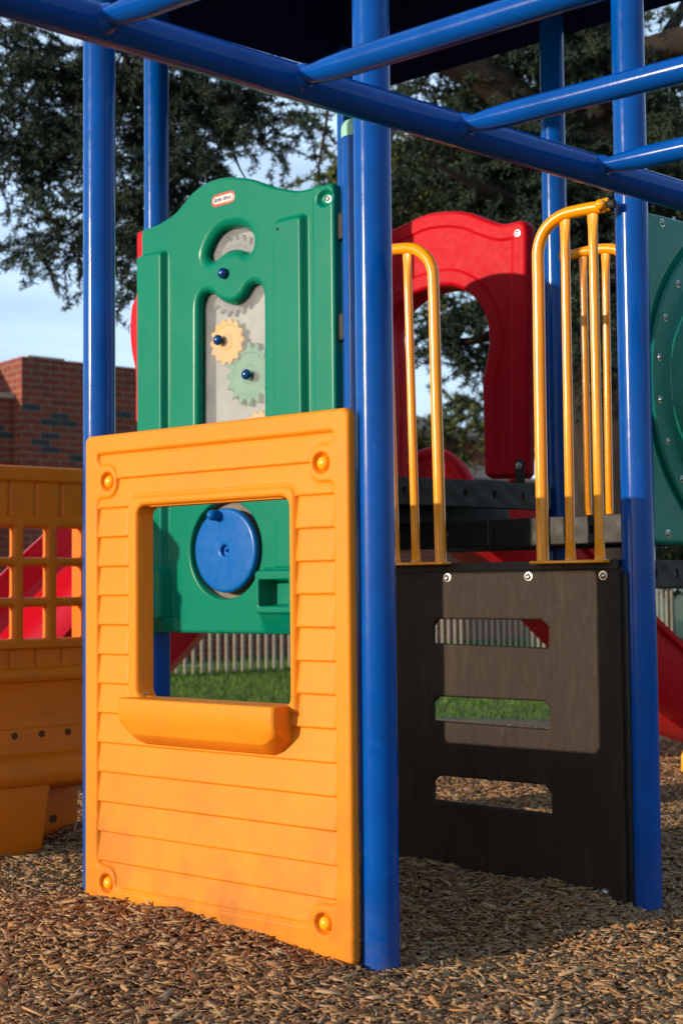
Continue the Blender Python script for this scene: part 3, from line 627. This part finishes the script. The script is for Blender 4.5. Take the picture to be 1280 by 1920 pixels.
# ------------------------------------------------------------------ dark green tunnel panel (right)
PT = Plane(1222, 5.62, D2)
t = thing('tunnel_panel', 'dark green plastic panel with a bolted round tunnel flange', 'play panel', (*PT.o[:2], 0), PT.rot)
ta, tb = PT.uv(1212, 395), PT.uv(1216, 1021); tc_ = PT.uv(1218, 708); TR = .70; cxx = tc_[0]+TR; czz = tc_[1]
x0 = PT.uv(1211, 700)[0]
def sdf_t(u, z): return np.maximum(sd_rect(u, z, x0, x0+2*TR+.02, tb[1], ta[1], .05), -(np.hypot(u-cxx, z-czz)-TR+.05))
moulded('panel', (x0-.01, x0+2*TR+.04, tb[1]-.01, ta[1]+.01), sdf_t, lambda u, z, S: .02*(1-sstep(TR+.01, TR+.035, np.hypot(u-cxx, z-czz)))*-1+.0*u, .05, .007, DGREEN, t, rr=.02)
dome = MB(); dome.lathe([(TR, -.002), (TR-.002, .010), (TR-.012, .016), (TR-.085, .017), (TR-.10, .012), (TR-.13, .03), (TR*.72, .15), (TR*.6, .22), (TR*.35, .28), (.01, .30)][:6]+[(TR-.105, -.02), (TR-.12, -.5)], 96, (cxx, .010, czz), 'y')
MB().lathe([(TR, -.02), (TR, .008), (TR-.010, .016), (TR-.085, .020), (TR-.11, .045), (TR-.16, .12), (TR*.6, .22), (TR*.35, .28), (.01, .30)], 120, (cxx, .010, czz), 'y').build('dome', DGREEN, t)
for k in range(24):
    w = 2*math.pi*(k+.5)/24*1.0; bu, bz = cxx+(TR-.045)*math.cos(w), czz+(TR-.045)*math.sin(w); bolt(bu, bz, t, -.008, .0105)
for q in ((1240, 418), (1251, 1001)): bolt(*PT.uv(*q), t, 0, .0115)
# ------------------------------------------------------------------ canopy roof
zR = P(1035, 45, 7.56)[2]; far = P(722, 164, 8.5)
far[2] = 0; b = MB(); s1, s2 = 3.6, 3.4
c0 = far; c1 = far-D1*s1; c3 = far-D2*s2; c2 = far-D1*s1-D2*s2
z_f = P(722, 164, 8.5)[2]
t = thing('canopy_roof', 'dark navy canopy roof over the play structure decks', 'roof', (far[0], far[1], 0))
V = []
for dz in (0, .10): V += [(*(c-far)[:2], z_f+dz) for c in (c0, c1, c2, c3)]
mid = (c0+c2)/2-far; V.append((mid[0], mid[1], z_f+1.2)); V.append((mid[0], mid[1], z_f+1.1))
b.add(V, [[0, 1, 5, 4], [1, 2, 6, 5], [2, 3, 7, 6], [3, 0, 4, 7], [4, 5, 8], [5, 6, 8], [6, 7, 8], [7, 4, 8], [0, 1, 9], [1, 2, 9], [2, 3, 9], [3, 0, 9]])
b.build('canopy', DKBLUE, t, smooth=False)
# ------------------------------------------------------------------ lattice bench wall (left)
PY = Plane(40, 6.85, D2)
t = thing('lattice_bench', 'shaded orange plastic lattice wall with a moulded bench below it', 'bench panel', (*PY.o[:2], 0), PY.rot)
zz = lambda y: PY.uv(60, y)[1]
colx = [PY.uv(x, 1090)[0] for x in (-40, 22, 42, 84, 104, 137)]
cw = [PY.uv(x, 1090)[0] for x in (42, 84)]; dcol = PY.uv(104, 1090)[0]-PY.uv(42, 1090)[0]; ow = cw[1]-cw[0]
yr = [(990, 1045), (1062, 1120), (1138, 1197)]
yR_ = PY.uv(158, 1000)[0]
holes = [(cw[0]+k*dcol, cw[0]+k*dcol+ow if k != 1 else PY.uv(150, 1090)[0], zz(b_), zz(a_)) for k in (-9, -8, -7, -6, -5, -4, -3, -2, -1, 0, 1) for a_, b_ in yr]
LL = PY.uv(-500, 1000)[0]
def sdf_y(u, z):
    s = sd_rect(u, z, LL, yR_, zz(1256), zz(874), .02)
    for h_ in holes: s = np.maximum(s, -sd_rect(u, z, *h_, .010))
    return s
grv = [PY.uv(x, 930)[0] for x in (18, 67, 115)]; gsp = grv[1]-grv[0]
def h_y(u, z, S):
    h = .03*(1-sstep(zz(970)-.004, zz(970)+.01, z)) + 0*u
    mtop = (z > zz(968))*(z < zz(904)); mb_ = (z > zz(1250))*(z < zz(1216))
    k = (u-grv[0])/gsp; f_ = k-np.floor(k); gro = np.exp(-((f_-.02)/.05)**2)+np.exp(-((f_-1.02)/.05)**2)
    h = h-.014*gro*(mtop)-.014*gro*mb_ + .015*sstep(zz(904)-.004, zz(904)+.01, z) - .02*mb_
    s = np.full(u.shape, 9.)
    for h_ in holes: s = np.minimum(s, sd_rect(u, z, *h_, .018))
    return h+np.where(s < .012, roundover(-np.maximum(s, 0), .006), 0)
MB().box(PY.uv(151, 1090)[0], yR_-.004, .014, .09, zz(1256), zz(880)).build('end_post', ORANGE2, t, .006)
moulded('lattice_wall', (LL-.01, yR_+.01, zz(1256)-.01, zz(874)+.01), sdf_y, h_y, .018, .0055, ORANGE2, t, rr=.02)
prof = [(.02, zz(1250)), (-.045, zz(1252)), (-.07, zz(1262)), (-.065, zz(1275)), (-.045, zz(1284)), (-.045, zz(1355)), (-.075, zz(1362)), (-.085, zz(1368)), (-.095, zz(1400)), (-.11, zz(1408)), (-.22, zz(1412)), (-.27, zz(1425)), (-.28, zz(1445)), (-.25, zz(1462)), (-.12, zz(1475)), (0, zz(1480)), (.06, zz(1480))]
prof = spline(prof, 4, False)
b = MB(); n = len(prof); V = [(u, y, z) for u in (LL, yR_-.01) for y, z in prof]
b.add(V, [[i, i+1, n+i+1, n+i] for i in range(n-1)]+[list(range(n)), list(range(n, 2*n))[::-1], [0, n, 2*n-1, n-1]]); b.build('bench', ORANGE2, t)
bk = MB(); bk.box(LL, yR_-.02, .02, .09, .0, zz(1470)); bk.build('back_wall', ORANGE2, t, .01)
lg = PY.uv(87, 1480, -.2)[0]; lg2 = PY.uv(75, 1590, -.22)[0]; zg = float(ground_z(*PY.world(lg2, -.2, 0)[:2]))-.04
b = MB(); V = [(lg-.55, -.26, zz(1450)), (lg, -.26, zz(1450)), (lg2, -.24, zg), (lg-.55, -.24, zg), (lg-.55, .0, zz(1450)), (lg, .0, zz(1450)), (lg2-.01, .0, zg), (lg-.55, .0, zg)]
b.add(V, [[0, 1, 2, 3], [7, 6, 5, 4], [1, 5, 6, 2], [0, 4, 5, 1], [3, 2, 6, 7], [0, 3, 7, 4]]); b.build('leg', ORANGE2, t, .02)
for q in ((28, 1380), (79, 1376), (128, 1372)):
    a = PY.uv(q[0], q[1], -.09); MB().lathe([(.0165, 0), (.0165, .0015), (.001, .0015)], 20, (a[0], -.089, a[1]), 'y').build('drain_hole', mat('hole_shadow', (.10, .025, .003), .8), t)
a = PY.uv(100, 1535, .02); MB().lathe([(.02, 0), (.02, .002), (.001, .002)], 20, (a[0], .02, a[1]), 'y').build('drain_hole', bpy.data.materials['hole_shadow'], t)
# ------------------------------------------------------------------ slides
def slide(label, pts, width, side, sdir, name='slide', feet=()):
    """U-trough swept along pts (world); sdir = horizontal cross direction"""
    pts = [np.array(p, float) for p in pts]; sdir = np.array(sdir, float)/np.linalg.norm(sdir)
    sec = [(-width/2-.05, side-.035), (-width/2-.055, side), (-width/2-.02, side+.012), (-width/2, side-.01), (-width/2+.03, .06), (-width/2+.09, .0), (-width*.25, -.012), (-width*.25+.02, .006), (0, .0), (width*.25-.02, .006), (width*.25, -.012), (width/2-.09, .0), (width/2-.03, .06), (width/2, side-.01), (width/2+.02, side+.012), (width/2+.055, side), (width/2+.05, side-.035),
           (width/2+.015, side-.04), (width/2-.0, .05), (width/2-.07, -.045), (0, -.05), (-width/2+.07, -.045), (-width/2, .05), (-width/2-.015, side-.04)]
    ps = [np.array(p) for p in spline(pts, 6, False)]; n = len(ps); m = len(sec); V = []
    for i in range(n):
        tt = ps[min(i+1, n-1)]-ps[max(i-1, 0)]; tt /= np.linalg.norm(tt); nn = np.cross(sdir, tt); nn = nn if nn[2] > 0 else -nn
        V += [ps[i]+sdir*a+nn*b_-pts[0]*[1, 1, 0] for a, b_ in sec]
    b = MB(); b.add(V, [[i*m+k, i*m+(k+1) % m, (i+1)*m+(k+1) % m, (i+1)*m+k] for i in range(n-1) for k in range(m)]+[list(range(m))[::-1], [(n-1)*m+k for k in range(m)]])
    t = thing(name, label, 'slide', (pts[0][0], pts[0][1], 0)); b.build('trough', SLIDERED, t, angle=50); return t
slide('bright red plastic slide seen through the orange lattice', [P(522, 745, 10.6), P(400, 875, 10.0), P(212, 1046, 9.3), P(97, 1161, 8.95), P(-3, 1268, 8.6), P(-130, 1350, 8.3), P(-240, 1400, 8.0), P(-330, 1405, 7.8)], .92, .20, (.85, -.53, 0))
sl0 = P(800, 960, 8.5)
def along(px, py):
    r = ray(px, py); A_ = np.array([[D2[0], -r[0]], [D2[1], -r[1]]]); k = np.linalg.solve(A_, -(sl0[:2]-cC[:2])); return cC+r*k[1]
slide('dark red plastic slide descending to the right behind the step panel', [along(*q) for q in ((862, 1010), (905, 1040), (960, 1090), (1060, 1195), (1160, 1290), (1240, 1350), (1320, 1385), (1420, 1395))], .50, .42, (-D2[1], D2[0], 0))
slide('shaded red slide underside seen below the green gear panel', [P(640, 860, 9.5), P(520, 1010, 9.2), P(440, 1102, 9.0), P(385, 1166, 8.9), P(300, 1260, 8.75), P(230, 1335, 8.6)], .36, .16, (.15, .98, 0))
ft = P(1285, 1405, 9.6); t = thing('yellow_bracket', 'small yellow foot bracket under the slide at the right edge', 'bracket', (ft[0], ft[1], 0))
MB().tube([(.0, 0, -.1), (0.0, 0, ft[2]-.05), (.03, 0, ft[2]+.02), (.09, 0, ft[2]+.05)], .035, 16).build('bracket', YELLOW, t)
# ------------------------------------------------------------------ fence
FP = P(466, 1250, 22.7); FP[2] = 0
s0 = -4.6; npk = 100; spc = .155
t = thing('picket_fence', 'long pale beige picket fence between the lawn and the brick building', 'fence', (*(FP+D2*s0)[:2], 0), math.atan2(D2[1], D2[0]))
PK = mat('picket_paint', (.48, .41, .30), .6, .12, 4)
pk = MB(); pk.prism([(-.0235, -.02), (.0235, -.02), (.0235, 1.40), (.0, 1.43), (-.0235, 1.40)], -.012, .012); p0 = pk.build('picket', PK, t, .003, smooth=False)
for k in range(1, npk):
    c = p0.copy(); COL.objects.link(c); c.parent = t; c.location = (k*spc, 0, 0)
for h in (1.28,):
    MB().box(-.05, npk*spc, .014, .05, h-.035, h+.035).build('fence_rail', PK, t, .003)
# path behind fence
PV = mat('concrete', (.34, .33, .31), .9, .15, 2)
b = MB(); a0 = FP+D2*-9+np.array([-.63, .78, 0])*1.6; a1 = FP+D2*16+np.array([-.63, .78, 0])*1.6; w = np.array([-.63, .78, 0])*1.5
b.add([(*(a0)[:2], .0), (*(a1)[:2], .0), (*(a1+w)[:2], .0), (*(a0+w)[:2], .0)], [[0, 1, 2, 3]]); tag(b.build('path', PV, smooth=False), kind='structure')
# timber border
bp0 = P(760, 1342, 13.15); bp1 = P(1060, 1350, 12.75)
t = thing('border_beam', 'weathered grey border beam edging the wood chips by the lawn', 'border', (bp0[0], bp0[1], 0), math.atan2(bp1[1]-bp0[1], bp1[0]-bp0[0]))
TIM = mat('weathered_timber', (.05, .046, .042), .8, .3, 5, .8, 40)
MB().box(-2, 4.5, 0, .12, -.1, .085).build('beam', TIM, t, .008)
MB().box(.9, 3.5, -.20, -.02, -.1, .04).build('spare_beam', mat('dark_timber', (.05, .045, .04), .7, .3, 5), t, .008)
# ------------------------------------------------------------------ brick building
def brick_mat():
    m = bpy.data.materials.new('red_brick'); m.use_nodes = True; n = m.node_tree.nodes; l = m.node_tree.links.new; b = n['Principled BSDF']; b.inputs['Roughness'].default_value = .9
    t = n.new('ShaderNodeTexCoord'); s = n.new('ShaderNodeSeparateXYZ'); c = n.new('ShaderNodeCombineXYZ'); ad = n.new('ShaderNodeMath'); l(t.outputs['Object'], s.inputs[0]); l(s.outputs[0], ad.inputs[0]); l(s.outputs[1], ad.inputs[1]); l(ad.outputs[0], c.inputs[0]); l(s.outputs[2], c.inputs[1])
    k = n.new('ShaderNodeTexBrick'); k.inputs['Color1'].default_value = (.30, .058, .028, 1); k.inputs['Color2'].default_value = (.20, .042, .026, 1); k.inputs['Mortar'].default_value = (.24, .17, .125, 1)
    k.inputs['Scale'].default_value = 1; k.inputs['Brick Width'].default_value = .36; k.inputs['Row Height'].default_value = .118; k.inputs['Mortar Size'].default_value = .012; k.inputs['Mortar Smooth'].default_value = .2
    z = n.new('ShaderNodeTexNoise'); z.inputs['Scale'].default_value = 9; l(t.outputs['Object'], z.inputs[0]); mx = n.new('ShaderNodeMix'); mx.data_type = 'RGBA'; mx.blend_type = 'MULTIPLY'; mx.inputs[0].default_value = .6
    l(c.outputs[0], k.inputs['Vector']); l(k.outputs['Color'], mx.inputs[6]); l(z.outputs['Fac'], mx.inputs[7]); g = n.new('ShaderNodeVectorMath'); g.operation = 'SCALE'; g.inputs['Scale'].default_value = 1.45; l(mx.outputs[2], g.inputs[0]); l(g.outputs[0], b.inputs['Base Color'])
    bp = n.new('ShaderNodeBump'); bp.inputs['Strength'].default_value = .6; bp.inputs['Distance'].default_value = .01; l(k.outputs['Fac'], bp.inputs['Height']); bp.invert = True; l(bp.outputs[0], b.inputs['Normal']); return m
BR = brick_mat(); SHG = mat('brown_shingles', (.14, .095, .075), .9, .25, 3, 1, 12); CAPM = mat('limestone_cap', (.42, .36, .28), .8, .1)
BC = P(40, 1100, 24.0); BC[2] = 0; ztop = P(40, 668, 24)[2]; zled = P(40, 742, 24)[2]
rotB = math.atan2(D2[1], D2[0])
t = thing('brick_building', 'red brick building with a square stepped chimney block, behind the fence', 'building', (*BC[:2], 0), rotB)
MB().box(0, 8.5, 0, 5, -.1, ztop).build('wall', BR, t, smooth=False)
MB().box(-6, -.003, .30, 5.2, -.1, zled-.02).build('wall', BR, t, smooth=False)
MB().box(-3.2, -.002, .9, 2.2, zled-.05, ztop-.03).build('chimney', BR, t, smooth=False)
MB().box(-6.05, -.006, .25, 5.3, zled-.02, zled+.07).build('ledge', CAPM, t, smooth=False)
MB().box(.3, 1.0, .35, 1.0, ztop-.02, ztop+.10).build('vent_block', CAPM, t, smooth=False)
MB().box(1.0, 2.3, -.006, .05, .9, 2.35).build('window', mat('dark_glass', (.015, .02, .03), .15), t, smooth=False)
MB().box(-4.5, -2.9, .294, .35, .6, 2.2).build('window', bpy.data.materials['dark_glass'], t, smooth=False)
DB = mat('dark_brick', (.045, .05, .06), .9, .2)
z1 = P(90, 775, 24.8)[2]
for r in range(0, 8):
    for k in range(-3, 12):
        if (k*3+r*2) % 5 == 0 or (r in (2, 4) and k % 3 == 1):
            x = k*.36+(r % 2)*.18; zz_ = round((z1-r*.118)/.118)*.118+.006; yb = -.006 if x > -.1 else .294
            if -1.2 < x < 3.2: MB().box(max(x, 0 if x > -.1 else -9)+.006, x+.348, yb, yb+.05, zz_+.006, zz_+.106).build('dark_brick', DB, t, smooth=False)
# hall behind with hipped roof
HB = P(235, 1100, 33); HB[2] = 0; ze = P(235, 766, 33)[2]
t = thing('hall_building', 'long brick hall with a brown shingle hip roof behind the green panel', 'building', (*HB[:2], 0), rotB)
MB().box(-2.5, 12, 0, 8, -.1, ze).build('wall', BR, t, smooth=False)
b = MB(); r0, r1, dp, hh = -3.4, 12.4, 9, 1.75
b.add([(r0, -.5, ze-.02), (r1, -.5, ze-.02), (r1, dp, ze-.02), (r0, dp, ze-.02), (r0+4.2, 4.2, ze+hh), (r1-4.2, 4.2, ze+hh), (r0, -.5, ze-.14), (r1, -.5, ze-.14), (r1, dp, ze-.14), (r0, dp, ze-.14)], [[0, 1, 5, 4], [1, 2, 5], [2, 3, 4, 5], [3, 0, 4], [0, 6, 7, 1], [1, 7, 8, 2], [2, 8, 9, 3], [3, 9, 6, 0], [6, 9, 8, 7]]); b.build('roof', SHG, t, smooth=False)
H2 = P(880, 1100, 36); H2[2] = 0; zp = P(825, 828, 38)[2]; ze2 = P(930, 900, 36)[2]
t = thing('far_house', 'distant house with a brown sloping roof seen through the red arch', 'building', (*H2[:2], 0), rotB)
MB().box(-6, 2.4, 0, 6, -.1, ze2).build('wall', BR, t, smooth=False)
b = MB(); b.add([(-6.4, -.4, ze2), (2.8, -.4, ze2), (2.8, 6.4, ze2), (-6.4, 6.4, ze2), (-4, 3, zp+.3), (-1.0, 3, zp+.1)], [[0, 1, 5, 4], [1, 2, 5], [2, 3, 4, 5], [3, 0, 4], [0, 3, 2, 1]]); b.build('roof', SHG, t, smooth=False)
# ------------------------------------------------------------------ trees
def tufts(C_, D_, n_need, ln, w, spread=.9):
    """needle tufts: C_ centres, D_ main directions"""
    n = len(C_); c = np.repeat(C_, n_need, 0); d = np.repeat(D_, n_need, 0); m = len(c)
    v = d*.55+RNG.normal(0, spread, (m, 3)); v /= np.linalg.norm(v, axis=1)[:, None]
    s = np.cross(v, RNG.normal(0, 1, (m, 3))); s /= np.linalg.norm(s, axis=1)[:, None]
    l_ = ln*RNG.uniform(.6, 1.25, m)[:, None]; ww = w*RNG.uniform(.7, 1.3, m)[:, None]
    V = np.stack([c-s*ww*.5, c+s*ww*.5, c+v*l_+s*ww*.35, c+v*l_-s*ww*.35], 1).reshape(-1, 3)
    return V, np.arange(4*m).reshape(-1, 4)
def sprays(clumps, seed=0, tw=(.22, .5), step=.035, need=7, ln=.045, w=.012, droop=.35, dz=1.0):
    """clumps: (px, py, Y, rx_px, ry_px, n_twigs) -> tuft centres along drooping twigs + twig curves"""
    r = np.random.default_rng(seed); Cs = []; Ds = []; tws = []
    for px, py, Y, rx, ry, nt_ in clumps:
        c = P(px, py, Y); k = Y/F_PX
        for _ in range(nt_):
            v = r.normal(0, 1, 3); v /= np.linalg.norm(v); v *= r.random()**.4
            p = c+np.array([v[0]*rx*k, v[1]*max(rx, ry)*k*dz, v[2]*ry*k])
            d = np.array([r.normal(0, 1)+v[0]*.8, r.normal(0, .8), r.normal(-.1, .45)]); d /= np.linalg.norm(d); L_ = r.uniform(*tw); q = p.copy(); pts = [q.copy()]
            ns = max(3, int(L_/step))
            for i in range(ns):
                d = d+np.array([r.normal(0, .12), r.normal(0, .12), -droop*step*1.6]); d /= np.linalg.norm(d); q = q+d*step; Cs.append(q+r.normal(0, .012, 3)); Ds.append(d.copy()); pts.append(q.copy())
                if i % 3 == 1:
                    e = np.cross(d, [0, 0, 1])*r.choice([-1, 1]); sd_ = e*.8+d*.5; sd_ /= np.linalg.norm(sd_)+1e-9
                    for j in range(r.integers(1, 4)): Cs.append(q+sd_*step*(j+1)+r.normal(0, .01, 3)); Ds.append(sd_)
            tws.append(pts)
    V, Fq = tufts(np.array(Cs), np.array(Ds), need, ln, w); return V, Fq, tws
def tree(name, label, cat, base, trunk, limbs, clumps, leafmat, barkmat, seed, twig_r=.006, group=None, **kw):
    t = thing(name, label, cat, (*base[:2], 0), 0, group); off = np.array([base[0], base[1], 0])
    b = MB(); b.tube([np.array(p)-off for p, _ in trunk], [r_ for _, r_ in trunk], 20); b.build('trunk', barkmat, t)
    for lb in limbs:
        pp = [np.array([*P(x, y, Y), r_]) for x, y, Y, r_ in lb]; sp_ = spline(pp, 6, False); b = MB(); jit = np.random.default_rng(seed)
        b.tube([np.array(q[:3])-off+jit.normal(0, q[3]*.04, 3) for q in sp_], [q[3] for q in sp_], 14); b.build('limb', barkmat, t)
    V, Fq, tws = sprays(clumps, seed, **kw)
    link('crown', mesh_from(V-off, Fq), leafmat, t, smooth=False)
    if twig_r:
        b = MB()
        for pts in tws[::2]: b.tube([p-off for p in pts[::3]]+[pts[-1]-off], twig_r, 4, False)
        b.build('twigs', barkmat, t)
    return t
def leafm(name, cols): return island_mat(name, cols, .75)
BARK = mat('cedar_bark', (.022, .014, .009), .95, .5, 9, 1, 30, stretch=(1, 1, .35))
LEAF_D = leafm('cedar_needles', [(.018, .036, .025), (.032, .055, .036), (.045, .068, .042), (.024, .044, .033)])
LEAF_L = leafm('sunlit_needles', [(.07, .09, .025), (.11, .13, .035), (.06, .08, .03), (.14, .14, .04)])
LEAF_M = leafm('pine_needles', [(.020, .034, .014), (.034, .050, .020), (.055, .066, .022), (.018, .030, .014)])
# big cedar: trunk behind the right-hand post, limbs to both sides
tb_ = P(1150, 1300, 13.5); T0 = np.array([tb_[0], tb_[1], 0])
trunk = [((T0[0], T0[1], -.2), .50), ((T0[0], T0[1], .6), .42), ((T0[0]-.02, T0[1], 2.2), .36), ((T0[0]+.02, T0[1], 3.8), .38), ((T0[0]-.05, T0[1], 5.0), .42), ((T0[0]-.15, T0[1], 6.2), .34), ((T0[0]-.2, T0[1], 8.5), .25)]
limbs = [[(1110, 420, 13.5, .30), (1040, 300, 13.2, .26), (975, 205, 13, .22), (900, 140, 12.8, .17), (800, 100, 12.6, .12), (640, 60, 12.5, .09), (450, 40, 12.6, .07), (250, 60, 12.8, .05), (80, 160, 13, .03)],
         [(1060, 300, 13.5, .22), (1120, 200, 13.2, .18), (1210, 110, 13, .17), (1300, 75, 12.8, .15), (1400, 60, 12.6, .12)],
         [(1120, 330, 13.6, .2), (1180, 250, 13.8, .13), (1240, 90, 14, .08), (1300, -20, 14.2, .05)],
         [(1100, 460, 13.4, .16), (1010, 400, 13, .11), (900, 350, 12.6, .05), (800, 300, 12.3, .012)],
         [(1100, 560, 13.6, .12), (980, 600, 13.9, .07), (880, 640, 14.1, .04), (800, 620, 14.3, .02)],
         [(615, 190, 12.6, .016), (612, 225, 12.6, .014), (606, 262, 12.6, .013), (600, 295, 12.6, .012), (597, 320, 12.6, .009)],
         [(250, 60, 12.8, .04), (200, 230, 12.9, .03), (110, 300, 13, .025), (60, 370, 13, .012)],
         [(420, 60, 12.7, .04), (430, 180, 12.8, .02), (440, 290, 12.9, .012), (470, 350, 12.9, .006)],
         [(200, 230, 12.9, .03), (180, 380, 13, .02), (130, 440, 13, .012), (50, 460, 13, .006)]]
cl = []
def C(px, py, rx, ry, n, Y=13.0): cl.append((px, py, Y, rx, ry, max(4, int(n*(.60 if px < 600 else .75)))))
SCL = .62
for a in ((60, 160, 90, 70, 120), (170, 130, 90, 60, 110), (30, 260, 70, 60, 70), (110, 270, 80, 80, 110), (220, 230, 80, 90, 130), (330, 200, 80, 80, 130), (420, 170, 70, 60, 90), (300, 320, 60, 70, 80), (370, 290, 55, 60, 70), (210, 400, 60, 60, 70), (250, 470, 40, 60, 40), (235, 540, 22, 30, 14), (140, 440, 40, 26, 26), (95, 420, 30, 18, 14), (50, 455, 38, 9, 10), (110, 470, 34, 9, 10), (10, 330, 40, 40, 24), (60, 360, 25, 16, 9), (400, 350, 30, 25, 16), (480, 200, 36, 26, 24), (500, 235, 26, 22, 12), (470, 260, 18, 20, 8), (540, 220, 22, 14, 8), (575, 235, 12, 9, 5), (30, 70, 70, 50, 60), (300, 100, 80, 60, 80), (270, 400, 40, 40, 34), (335, 380, 20, 20, 10), (30, 480, 26, 8, 5)): C(*a)
nleft = len(cl)
for a in ((780, 190, 50, 40, 36), (880, 210, 45, 50, 40), (840, 110, 60, 24, 50), (940, 260, 70, 60, 110), (850, 320, 60, 50, 70), (930, 350, 70, 60, 110), (960, 120, 60, 60, 80), (1010, 60, 60, 50, 70), (1090, 110, 45, 60, 60), (1110, 60, 30, 30, 14), (960, 440, 60, 60, 90), (1100, 520, 60, 60, 90), (1110, 640, 45, 70, 70), (1060, 300, 50, 60, 90), (1110, 400, 50, 60, 80), (1240, 160, 40, 30, 26), (1230, 40, 30, 30, 10), (1240, 200, 40, 24, 26), (1250, 330, 50, 60, 90), (880, 590, 36, 34, 34, 14.2), (850, 655, 44, 30, 34, 14.2), (885, 690, 30, 26, 18, 14.2), (820, 620, 26, 36, 20, 14.2), (885, 745, 24, 16, 9, 14.2), (1110, 800, 40, 70, 40, 14.2), (1080, 720, 30, 40, 20, 14.2), (760, 350, 40, 40, 24, 13.6), (1120, 940, 30, 40, 20, 14.2)): C(*a)
tree('cedar_tree', 'huge dark cedar with a thick trunk behind the right posts and drooping branches', 'tree', T0, trunk, limbs, cl, LEAF_D, BARK, 5, need=8, ln=.055, w=.0095, tw=(.28, .65), droop=.75)
def back_tree(label, px, Y, hgt, clumps, leaf, seed, r=.18, **kw):
    b_ = P(px, 1100, Y); tree('background_tree', label, 'tree', b_, [((b_[0], b_[1], -.1), r), ((b_[0], b_[1], hgt*.5), r*.7), ((b_[0]+.1, b_[1], hgt), r*.3)], [], clumps, leaf, BARK, seed, twig_r=0, group='trees beyond the play structure', **kw)
big = dict(tw=(.5, 1.1), step=.09, need=7, ln=.13, w=.035)
back_tree('olive green sunlit tree left of the red arch top, beyond the cedar', 692, 25, 8.5, [(770, 330, 25, 50, 60, 60), (830, 370, 25, 60, 60, 60), (760, 420, 25, 50, 50, 45), (660, 340, 25, 40, 24, 22), (640, 350, 25, 24, 14, 10), (880, 430, 25, 60, 60, 45), (800, 290, 25, 50, 30, 24), (920, 400, 25, 60, 70, 45), (800, 440, 25, 60, 40, 40)], LEAF_L, 21, **big)
back_tree('yellow green pine seen low through the red arch opening', 715, 27, 6.0, [(880, 800, 27, 24, 14, 9), (890, 845, 27, 14, 10, 4), (785, 800, 27, 22, 24, 12), (800, 845, 27, 20, 14, 7), (885, 770, 27, 26, 16, 9), (770, 840, 27, 16, 20, 8)], LEAF_L, 22, **big)
back_tree('dark green tree filling the gap behind the yellow rails', 1200, 22, 8, [(1080, 530, 22, 50, 70, 60), (1110, 690, 22, 35, 60, 18), (1120, 850, 22, 50, 90, 60), (1090, 420, 22, 60, 80, 80), (1240, 420, 22, 60, 80, 60), (970, 520, 22, 40, 60, 30), (1140, 960, 22, 50, 50, 40)], LEAF_M, 23, **big)
back_tree('dark green tree behind the cedar at the upper centre', 1190, 21, 9.5, [(940, 220, 21, 50, 70, 36), (1000, 350, 21, 70, 90, 90), (950, 470, 21, 70, 70, 70), (1050, 200, 21, 60, 60, 40), (1220, 260, 21, 70, 60, 80), (870, 570, 21, 26, 30, 9)], LEAF_M, 24, **big)
back_tree('leafy green bush beyond the fence under the right hand green panel', 1255, 31, 3.0, [(1250, 1040, 31, 60, 24, 40), (1200, 1050, 31, 50, 20, 30), (1320, 1040, 31, 60, 24, 30)], LEAF_M, 25, r=.1, **big)
